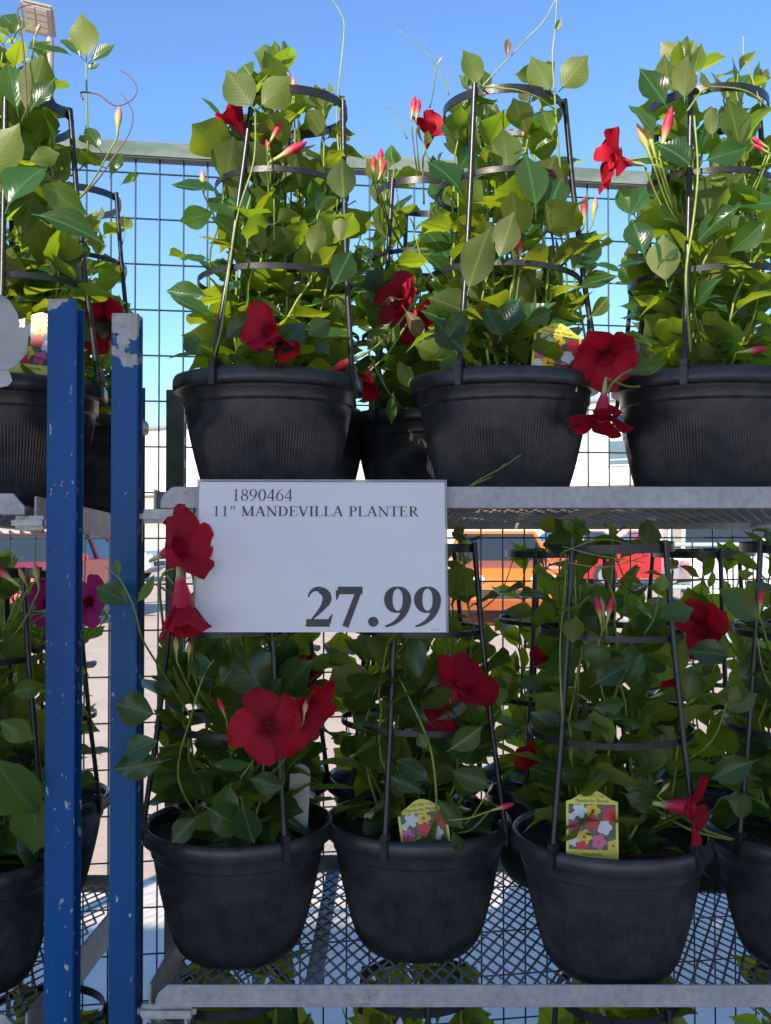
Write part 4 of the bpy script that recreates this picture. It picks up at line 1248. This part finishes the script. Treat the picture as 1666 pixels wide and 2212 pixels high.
tendril(p, [(420, 1560, 1.16), (350, 1450, 1.10), (308, 1380, 1.03), (292, 1320, 1.01), (262, 1255, 1.01), (228, 1225, 1.01)], 0.0017, 0.0009)
hand_leaf(p, 345, 1545, 248, 1522, 1.01, 1.05, -8); hand_leaf(p, 352, 1596, 262, 1632, 1.01, 0.85, 10); hand_leaf(p, 370, 1640, 240, 1665, 1.01, 0.75, -12)
hand_leaf(p, 462, 1430, 410, 1440, 1.06, 1.6, 15); hand_leaf(p, 432, 1475, 432, 1418, 1.06, 1.5, 12); hand_leaf(p, 475, 1480, 505, 1440, 1.06, 1.5, -10)
hand_leaf(p, 450, 1650, 540, 1655, 1.05, 0.6, 30); hand_leaf(p, 500, 1690, 480, 1770, 1.05, 1.15, 5); hand_leaf(p, 440, 1740, 535, 1800, 1.04, 1.05, 0)
hand_leaf(p, 520, 1720, 545, 1830, 1.04, 0.85, 5); hand_leaf(p, 430, 1760, 368, 1820, 1.05, 0.9, 10); hand_leaf(p, 530, 1680, 610, 1700, 1.06, 0.9, 5)
hand_leaf(p, 385, 1490, 330, 1480, 1.08, 0.9, 10)
tendril(p, [(450, 1800, 1.16), (385, 1680, 1.08), (415, 1540, 1.055), (440, 1460, 1.055), (462, 1425, 1.06)], 0.0016, 0.0011, 'stem', "stem")
p = P['L2']
flower(p, 1000, 1478, 1.14, (0.35, -0.45, 0.75), 0.09, 62, seed=20)
flower(p, 962, 1545, 1.16, (-0.3, -0.6, -0.6), 0.065, 40, seed=21)
bud(p, 1058, 1752, 1112, 1736, 1.10); bud(p, 1050, 1720, 1066, 1690, 1.11, 'pale', 0.9)
tendril(p, [(960, 1772, 1.12), (1010, 1768, 1.10), (1058, 1752, 1.10)], 0.0018, 0.0014, 'stem', "stem")
hand_leaf(p, 965, 1625, 1042, 1572, 1.12, 0.9, 10, kind='young'); hand_leaf(p, 925, 1620, 905, 1585, 1.12, 1.2, 0, kind='young')
hand_leaf(p, 940, 1570, 835, 1500, 1.14, 0.5, 20); hand_leaf(p, 935, 1560, 1015, 1510, 1.14, 0.55, 25); hand_leaf(p, 915, 1500, 965, 1420, 1.14, 0.6, 20); hand_leaf(p, 905, 1480, 895, 1370, 1.15, 0.7, 5)
hand_leaf(p, 965, 1660, 1060, 1700, 1.12, 0.8, 5); hand_leaf(p, 935, 1690, 860, 1640, 1.13, 0.8, 10); hand_leaf(p, 975, 1790, 1000, 1845, 1.08, 0.7, 10)
hand_leaf(p, 920, 1715, 840, 1675, 1.13, 0.7, 0); hand_leaf(p, 940, 1720, 1000, 1790, 1.12, 0.7, 0)
tendril(p, [(945, 1780, 1.13), (940, 1680, 1.13), (925, 1600, 1.13), (880, 1500, 1.14), (860, 1460, 1.15)], 0.0021, 0.0014, 'stem', "stem")
p = P['L3']
bud(p, 1300, 1350, 1287, 1288, 1.06); bud(p, 1310, 1350, 1325, 1285, 1.06); bud(p, 1306, 1352, 1298, 1290, 1.07, 'pale')
tendril(p, [(1292, 1400, 1.07), (1302, 1360, 1.06), (1310, 1350, 1.06)], 0.0016, 0.0012, 'stem', "stem")
flower(p, 1185, 1425, 1.35, (-0.2, -0.6, 0.3), 0.06, 50, seed=22)
flower(p, 1150, 1640, 1.20, (-0.8, -0.4, 0.3), 0.05, 30, seed=23)
hand_leaf(p, 1238, 1400, 1240, 1325, 1.06, 1.05, 0, True); hand_leaf(p, 1275, 1485, 1368, 1425, 1.05, 0.8, -10); hand_leaf(p, 1350, 1470, 1395, 1415, 1.07, 0.8, 20)
hand_leaf(p, 1270, 1530, 1355, 1520, 1.06, 0.7, 20); hand_leaf(p, 1330, 1560, 1405, 1565, 1.07, 0.6, 20); hand_leaf(p, 1390, 1200, 1412, 1120, 1.10, 1.0, 10)
hand_leaf(p, 1330, 1680, 1420, 1720, 1.07, 0.7, 10); hand_leaf(p, 1340, 1710, 1420, 1750, 1.06, 0.75, 5); hand_leaf(p, 1180, 1660, 1290, 1690, 1.08, 0.6, 10); hand_leaf(p, 1330, 1640, 1280, 1690, 1.07, 0.6, 0)
tendril(p, [(1215, 1560, 1.06), (1210, 1400, 1.07), (1222, 1250, 1.09), (1220, 1180, 1.11)], 0.0014, 0.0010)
for k, a_ in enumerate(((1210, 1195, 1300, 1165, 1390, 1185), (1220, 1215, 1310, 1225, 1400, 1200), (1215, 1180, 1290, 1200, 1395, 1215))):
    tendril(p, [(a_[0], a_[1], 1.085), (a_[2], a_[3], 1.065), (a_[4], a_[5], 1.09)], 0.0011, 0.0009)
p = P['L4']
flower(p, 1515, 1360, 1.22, (-0.5, -0.6, -0.1), 0.09, 60, seed=24)
flower(p, 1470, 1478, 1.28, (-0.6, -0.5, 0.1), 0.055, 40, seed=25)
flower(p, 1500, 1745, 1.045, (0.88, -0.4, 0.0), 0.075, 72, seed=26, tube_len=1.3)
tendril(p, [(1400, 1725, 1.08), (1430, 1735, 1.06), (1455, 1738, 1.05)], 0.0018, 0.0015, 'stem', "stem")
bud(p, 1420, 1720, 1448, 1690, 1.06, 'pale', 0.9); bud(p, 1640, 1330, 1645, 1270, 1.08, 'red')
hand_leaf(p, 1650, 1350, 1560, 1270, 1.07, 0.9, 10); hand_leaf(p, 1590, 1420, 1490, 1400, 1.08, 0.8, 10); hand_leaf(p, 1560, 1540, 1640, 1500, 1.07, 0.8, 10)
hand_leaf(p, 1640, 1640, 1540, 1680, 1.05, 0.8, 10); hand_leaf(p, 1560, 1720, 1640, 1760, 1.05, 0.9, 5)
p = P['LB']
flower(p, 190, 1300, 1.42, (-0.3, -0.8, 0.1), 0.075, 70, colour='magenta', seed=27)
flower(p, 105, 1305, 1.42, (0.3, -0.8, 0.0), 0.07, 70, colour='magenta', seed=28)
p = P['LL']
bud(p, 45, 1268, -25, 1215, 1.10); bud(p, 85, 1275, 75, 1215, 1.12, 'pale'); bud(p, 60, 1270, 40, 1225, 1.12, 'pale')
hand_leaf(p, 20, 1500, 90, 1480, 1.08, 0.9, 10); hand_leaf(p, -20, 1620, 65, 1780, 1.04, 1.1, 5); hand_leaf(p, 85, 1690, 60, 1860, 1.08, 0.8, -5); hand_leaf(p, -10, 1550, 70, 1600, 1.06, 0.8, 5)

# ------------------------------------------------------------------ lettering: a small serif face drawn with broad and fine strokes
def bez(p0, p1, p2, p3, n=10):
    out = []
    for i in range(n + 1):
        t = i / n
        out.append(tuple((1 - t) ** 3 * a_ + 3 * (1 - t) ** 2 * t * b_ + 3 * (1 - t) * t * t * c_ + t ** 3 * d_ for a_, b_, c_, d_ in zip(p0, p1, p2, p3)))
    return out
def oval(cx, cy, rx, ry, thick, thin, a0=0, a1=360, n=28):
    """(x, y, width): broad at the sides, fine at top and bottom"""
    out = []
    for i in range(n + 1):
        t = R(a0 + (a1 - a0) * i / n)
        wd = thin + (thick - thin) * abs(math.cos(t)) ** 1.3
        out.append((cx + rx * math.cos(t), cy + ry * math.sin(t), wd))
    return out
TK, TN = 0.125, 0.045
def V_(x, y0, y1, w_): return [(x, y0, w_), (x, y1, w_)]
def H_(x0, x1, y, w_=TN): return [(x0, y, w_), (x1, y, w_)]
def ser(x, y, half=0.15): return H_(x - half, x + half, y)
b_, t_ = TN / 2, 1 - TN / 2
GLYPH = {
 'I': (0.36, [V_(0.18, 0, 1, TK), ser(0.18, b_), ser(0.18, t_)]),
 'L': (0.64, [V_(0.18, 0, 1, TK), ser(0.18, t_), H_(0.04, 0.58, b_), [(0.57, 0.01, 0.05), (0.61, 0.25, 0.015)]]),
 'E': (0.66, [V_(0.18, 0, 1, TK), H_(0.04, 0.56, b_), H_(0.04, 0.54, t_), H_(0.18, 0.42, 0.52), [(0.41, 0.40, 0.035), (0.41, 0.64, 0.035)], [(0.55, 0.01, 0.05), (0.60, 0.24, 0.015)], [(0.52, 0.99, 0.05), (0.55, 0.78, 0.015)]]),
 'T': (0.66, [V_(0.33, 0, 1, TK), ser(0.33, b_), H_(0.04, 0.62, t_), [(0.05, 0.99, 0.05), (0.03, 0.76, 0.015)], [(0.61, 0.99, 0.05), (0.63, 0.76, 0.015)]]),
 'A': (0.76, [[(0.36, 1.0, 0.05), (0.10, 0.02, 0.05)], [(0.36, 1.0, TK), (0.63, 0.0, TK)], H_(0.20, 0.52, 0.36), ser(0.10, b_, 0.11), ser(0.63, b_, 0.13)]),
 'N': (0.80, [V_(0.16, 0, 1, 0.05), V_(0.66, 0, 1, 0.05), [(0.12, 1.0, TK), (0.66, 0.02, TK)], ser(0.16, b_, 0.12), ser(0.66, t_, 0.12), H_(0.0, 0.16, t_)]),
 'M': (0.96, [V_(0.15, 0, 1, 0.05), V_(0.78, 0, 1, TK), [(0.14, 1.0, TK), (0.44, 0.04, TK)], [(0.44, 0.04, 0.05), (0.76, 1.0, 0.05)], ser(0.15, b_, 0.12), ser(0.78, b_, 0.15), H_(0.0, 0.16, t_), H_(0.76, 0.93, t_)]),
 'V': (0.74, [[(0.11, 1.0, TK), (0.38, 0.0, TK)], [(0.38, 0.0, 0.05), (0.63, 1.0, 0.05)], ser(0.11, t_, 0.13), ser(0.63, t_, 0.10)]),
 'D': (0.76, [V_(0.18, 0, 1, TK), H_(0.04, 0.34, b_), H_(0.04, 0.34, t_), oval(0.30, 0.5, 0.34, 0.478, TK * 1.05, TN, -90, 90)]),
 'P': (0.62, [V_(0.18, 0, 1, TK), ser(0.18, b_), H_(0.04, 0.32, t_), H_(0.18, 0.32, 0.49), oval(0.30, 0.733, 0.22, 0.243, TK, TN, -90, 90)]),
 'R': (0.72, [V_(0.18, 0, 1, TK), ser(0.18, b_), H_(0.04, 0.32, t_), H_(0.18, 0.32, 0.51), oval(0.30, 0.743, 0.22, 0.233, TK, TN, -90, 90), [(0.32, 0.51, 0.10), (0.62, 0.02, 0.11)], H_(0.58, 0.72, b_)]),
 '0': (0.60, [oval(0.28, 0.5, 0.21, 0.475, 0.11, 0.04)]),
 '1': (0.60, [V_(0.30, 0, 1.0, 0.105), ser(0.30, b_, 0.15), [(0.30, 0.97, 0.05), (0.12, 0.86, 0.03)]]),
 '4': (0.60, [V_(0.40, 0, 1.0, 0.10), H_(0.02, 0.54, 0.27, 0.075), [(0.40, 0.97, 0.045), (0.04, 0.29, 0.045)]]),
 '6': (0.60, [oval(0.29, 0.32, 0.205, 0.295, 0.10, 0.04), [(x, y, 0.035 + 0.07 * i / 10) for i, (x, y) in enumerate(bez((0.50, 0.985), (0.28, 0.93), (0.10, 0.70), (0.085, 0.36)))]]),
 '8': (0.60, [oval(0.28, 0.75, 0.17, 0.225, 0.085, 0.04), oval(0.28, 0.265, 0.205, 0.24, 0.09, 0.04), [(0.16, 0.64, 0.06), (0.40, 0.42, 0.085)]]),
 '9': (0.60, [oval(0.27, 0.68, 0.205, 0.295, 0.10, 0.04), [(x, y, 0.105 - 0.07 * i / 10) for i, (x, y) in enumerate(bez((0.475, 0.64), (0.46, 0.30), (0.28, 0.07), (0.06, 0.015)))]]),
 '"': (0.46, [[(0.14, 1.0, 0.10), (0.14, 0.66, 0.03)], [(0.32, 1.0, 0.10), (0.32, 0.66, 0.03)]]),
 ' ': (0.34, []),
}
def warp(pts, f): return [(x, y, f(i / (len(pts) - 1))) for i, (x, y) in enumerate(pts)]
BOLD = {
 '2': (0.72, [warp(bez((0.075, 0.735), (0.12, 0.95), (0.28, 0.955), (0.36, 0.925), 8), lambda t: 0.035 + 0.11 * t), warp(bez((0.34, 0.915), (0.52, 0.88), (0.58, 0.70), (0.47, 0.55), 12), lambda t: 0.16 + 0.06 * math.sin(t * 2.6)), warp(bez((0.475, 0.56), (0.40, 0.42), (0.22, 0.24), (0.05, 0.055), 10), lambda t: 0.17 - 0.125 * min(1, t * 1.3)), [(0.03, 0.095, 0.19), (0.60, 0.095, 0.19)], [(0.565, 0.10, 0.11), (0.655, 0.31, 0.03)], [(0.02, 0.02, 0.04), (0.10, 0.12, 0.05)]]),
 '7': (0.72, [[(0.06, 0.905, 0.19), (0.66, 0.905, 0.19)], [(0.075, 0.90, 0.13), (0.035, 0.67, 0.025)], [(0.585, 0.93, 0.14), (0.25, 0.0, 0.155)]]),
 '9': (0.72, [oval(0.325, 0.675, 0.225, 0.303, 0.205, 0.045), warp(bez((0.555, 0.70), (0.56, 0.34), (0.34, 0.08), (0.03, 0.012), 16), lambda t: 0.20 - 0.155 * t ** 1.2)]),
 '.': (0.46, [oval(0.20, 0.125, 0.062, 0.062, 0.126, 0.126)]),
}
def text_strokes(bm, txt, font, x0, x1, ybase, hgt, z):
    adv = sum(font[c][0] for c in txt) * hgt
    kx = (x1 - x0) / adv
    cx = x0
    dz = 0
    for c in txt:
        wd, strokes = font[c]
        for st in strokes:
            P_ = [Vector((q[0], q[1])) for q in st]
            n_ = len(P_)
            L_, R_ = [], []
            zz = z + 0.00003 * (dz % 12)
            dz += 1
            for i in range(n_):
                tg = (P_[min(i + 1, n_ - 1)] - P_[max(i - 1, 0)])
                if n_ > 12 and (P_[0] - P_[-1]).length < 1e-6 and i in (0, n_ - 1):
                    tg = P_[1] - P_[-2]
                tg.normalize()
                nr = Vector((-tg.y, tg.x)) * st[i][2] / 2
                for dst, q in ((L_, P_[i] + nr), (R_, P_[i] - nr)):
                    dst.append(bm.verts.new((cx + q.x * hgt * kx, ybase + q.y * hgt, zz)))
            for i in range(n_ - 1):
                bm.faces.new((L_[i], R_[i], R_[i + 1], L_[i + 1]))
        cx += wd * hgt * kx

DG = bpy.context.evaluated_depsgraph_get()
def text_mesh(txt, mat, height=1.0):
    cu = bpy.data.curves.new("print", 'FONT')
    cu.body = txt
    cu.size = height
    cu.align_x = 'CENTER'
    o = bpy.data.objects.new("print", cu)
    COL.objects.link(o)
    DG.update()
    m = bpy.data.meshes.new_from_object(o.evaluated_get(DG))
    bpy.data.objects.remove(o); bpy.data.curves.remove(cu)
    m.materials.clear(); m.materials.append(mat)
    return m

# ---- price sign: local x across, y up, z towards the viewer
TL, BL_ = at(430, 1041, FRONT - 0.0125), at(419, 1365.5, FRONT - 0.0470)
TR = at(960, 1043, FRONT - 0.0125)
SW, SH = (TR - TL).length, (TL - BL_).length
sx, sy = (TR - TL).normalized(), (TL - BL_).normalized()
sz_ = sx.cross(sy).normalized()
sign = empty("price_sign", BL_)
sign.matrix_world = Matrix.Translation(BL_) @ Matrix((sx, sy, sz_)).transposed().to_4x4()
tag(sign, "white price sign for an 11 inch planter at 27.99, fixed to the shelf rim", "sign")
bm = bmesh.new()
nx_, ny_ = 24, 14
def warpz(x, y): return 0.0016 * math.sin(x * 13 + 1) * math.sin(y * 17 + 0.5)
gr = [[bm.verts.new((SW * i / nx_, SH * j / ny_, 0)) for i in range(nx_ + 1)] for j in range(ny_ + 1)]
for j in range(ny_):
    for i in range(nx_):
        bm.faces.new((gr[j][i], gr[j][i + 1], gr[j + 1][i + 1], gr[j + 1][i]))
pm = bm_mesh(bm, "paper", M['paper'], True)
link("paper", pm, sign)
box_obj("backing_card", sign, M['paper'], 0.0008, SW - 0.0008, 0.0008, SH - 0.0008, -0.0030, -0.0006)
box_obj("sleeve_edge", sign, M['sleeve'], -0.0028, SW + 0.0028, SH + 0.0004, SH + 0.0034, -0.003, 0.0010)
box_obj("sleeve_edge", sign, M['sleeve'], -0.0028, -0.0003, -0.0004, SH + 0.0002, -0.003, 0.0010)
box_obj("sleeve_edge", sign, M['sleeve'], SW + 0.0003, SW + 0.0028, -0.0004, SH + 0.0002, -0.003, 0.0010)
fx = lambda x: (x - 80) / 1522 * SW
fy = lambda y: SH - (y - 66) / 937 * SH
for txt, font, x0, x1, yb, hg in (("1890464", GLYPH, 283, 663, 187, 75), ('11" MANDEVILLA PLANTER', GLYPH, 165, 1440, 284, 63), ("27.99", BOLD, 748, 1590, 970, 246)):
    bm = bmesh.new()
    text_strokes(bm, txt, font, fx(x0), fx(x1), fy(yb), hg / 937 * SH, 0.00025)
    bmesh.ops.recalc_face_normals(bm, faces=bm.faces)
    m = bm_mesh(bm, "lettering", M['ink'])
    link("lettering", m, sign)
m = text_mesh("2025/04/23", M['ink'], 0.0023)
o = link("lettering", m, sign); o.location = (fx(1540), fy(989), 0.00025)
for x in (0.03, SW - 0.03):   # clips that hold the sleeve on the shelf rim
    box_obj("clip", sign, M['sleeve'], x - 0.01, x + 0.01, SH - 0.012, SH + 0.0003, -0.0105, -0.0032)

# ---- plant tags
TW, TH = 0.0705, 0.098
def tag_outline(n=10):
    pts = [(-TW / 2, 0), (TW / 2, 0), (TW / 2, TH - 0.015)]
    for i in range(n + 1):
        t = i / n
        x = TW / 2 * (1 - 2 * t) * 0.93
        y = TH - 0.015 + 0.015 * (0.5 - 0.5 * math.cos(2 * math.pi * min(1, max(0, t)))) ** 0.8
        pts.append((x, y + 0.0006))
    pts.append((-TW / 2, TH - 0.015))
    return pts
bm = bmesh.new()
fr_ = [bm.verts.new((x, y, 0)) for x, y in tag_outline()]
bk_ = [bm.verts.new((x, y, -0.0008)) for x, y in tag_outline()]
bm.faces.new(fr_); bm.faces.new(bk_[::-1])
for k in range(len(fr_)):
    bm.faces.new((fr_[k], bk_[k], bk_[(k + 1) % len(fr_)], fr_[(k + 1) % len(fr_)]))
TAGM = bm_mesh(bm, "card", M['tag_yellow'])
PH0, PH1 = TH - 0.078, TH - 0.0185
bm = bmesh.new(); box(bm, -0.006, 0.006, -0.016, 0.0, -0.0008, 0.0); STAKE = bm_mesh(bm, "stake", M['tag_yellow'])
bm = bmesh.new(); box(bm, -TW / 2 + 0.0035, TW / 2 - 0.0035, PH0, PH1, 0.0001, 0.00025); PHOTO = bm_mesh(bm, "photo_print", M['tag_photo'])
def bloom_print(spots, mat, z):
    bm = bmesh.new()
    for i, (fx_, fy_, r) in enumerate(spots):
        cx = -TW / 2 + 0.0035 + fx_ * (TW - 0.007); cy = PH0 + fy_ * (PH1 - PH0)
        ctr = bm.verts.new((cx, cy, z))
        ring = []
        for k in range(30):
            a_ = 2 * math.pi * k / 30 + i
            rr = r * (0.62 + 0.38 * abs(math.cos(2.5 * a_)) ** 0.6)
            x = min(TW / 2 - 0.0037, max(-TW / 2 + 0.0037, cx + rr * math.cos(a_))); y = min(PH1 - 0.0002, max(PH0 + 0.0002, cy + rr * math.sin(a_)))
            ring.append(bm.verts.new((x, y, z)))
        for k in range(30):
            try: bm.faces.new((ctr, ring[k], ring[(k + 1) % 30]))
            except ValueError: pass
    return bm_mesh(bm, "printed_bloom", mat)
q = 0.0105
PRINTS = [bloom_print([(0.24, 0.86, q), (0.76, 0.50, q), (0.10, 0.22, q * 0.9), (0.07, 0.72, q * 0.5)], M['p_white'], 0.00032),
          bloom_print([(0.52, 0.86, q), (0.33, 0.28, q), (0.94, 0.10, q * 0.8)], M['p_yellow'], 0.00036),
          bloom_print([(0.88, 0.78, q * 1.1), (0.50, 0.60, q * 1.05), (0.27, 0.05, q * 0.9)], M['p_red'], 0.00040),
          bloom_print([(0.12, 0.50, q), (0.64, 0.18, q)], M['p_pink'], 0.00044),
          bloom_print([(0.52, 0.86, q * 0.25), (0.33, 0.28, q * 0.25), (0.12, 0.50, q * 0.2), (0.64, 0.18, q * 0.2), (0.94, 0.10, q * 0.2)], M['p_core'], 0.00050)]
T1, T2, T3 = text_mesh("CW PFS 11in", M['tag_black'], 0.0062), text_mesh("Mandevilla Planter", M['tag_black'], 0.0062), text_mesh("Mandevilla", M['tag_black'], 0.0058)
def plant_tag(label, u, v, Y, roll, yaw=0.0, lean=9):
    """(u, v): middle of the tag's top edge"""
    t = empty("plant_tag")
    top = at(u, v, Y)
    rot = Matrix.Rotation(R(yaw), 4, 'Z') @ Matrix.Rotation(R(90 - lean), 4, 'X') @ Matrix.Rotation(R(roll), 4, 'Z')
    t.matrix_world = Matrix.Translation(top) @ rot @ Matrix.Translation((0, -TH, 0))
    tag(t, label, "plant tag", "yellow plant tags")
    link("card", TAGM, t)
    link("stake", STAKE, t)
    ph = link("photo_print", PHOTO, t)
    for m_ in PRINTS: link("printed_bloom", m_, ph)
    for m_, y in ((T1, TH - 0.0095), (T2, TH - 0.0160), (T3, PH0 - 0.0075)):
        o = link("lettering", m_, t); o.location = (0, y, 0.0003)
    return t
plant_tag("upright yellow plant tag with flower photos, in the middle shelf soil", 1279, 1707, 1.075, -1.5)
plant_tag("tilted yellow plant tag with flower photos, leaning in the middle shelf soil", 908, 1727, 1.155, 7.5)
plant_tag("yellow plant tag poking above the rim of a sunlit upper planter", 1208, 699, 1.150, -8, 8)
plant_tag("tilted yellow plant tag half hidden behind the blue channel post", 92, 676, 1.150, -7, 0)
# pale back of a tag
tb = empty("plant_tag")
tb.matrix_world = Matrix.Translation(at(650, 1650, 1.22)) @ Matrix.Rotation(R(-6), 4, 'Z') @ Matrix.Rotation(R(84), 4, 'X') @ Matrix.Rotation(R(-2), 4, 'Z') @ Matrix.Translation((0, -0.125, 0))
tag(tb, "pale grey back of a narrow rounded plant tag behind leaves", "plant tag")
bm = bmesh.new()
ol = [(-0.0155, 0), (0.0155, 0)] + [(0.0155 * math.cos(R(a_)), 0.109 + 0.0155 * math.sin(R(a_))) for a_ in range(0, 181, 18)]
fr_ = [bm.verts.new((x, y, 0)) for x, y in ol]; bk_ = [bm.verts.new((x, y, -0.0008)) for x, y in ol]
bm.faces.new(fr_); bm.faces.new(bk_[::-1])
for k in range(len(fr_)): bm.faces.new((fr_[k], bk_[k], bk_[(k + 1) % len(fr_)], fr_[(k + 1) % len(fr_)]))
link("card", bm_mesh(bm, "card", M['tag_back']), tb)
bm = bmesh.new()
for k in range(7):
    box(bm, -0.012, 0.002 + 0.009 * ((k * 7) % 3) / 2, 0.045 + k * 0.008, 0.046 + k * 0.008, 0.0002, 0.0003)
link("lettering", bm_mesh(bm, "lettering", M['tag_grey']), tb)
print("leaves", sum(1 for o in bpy.data.objects if o.name.startswith("leaf")), "objects", len(bpy.data.objects))
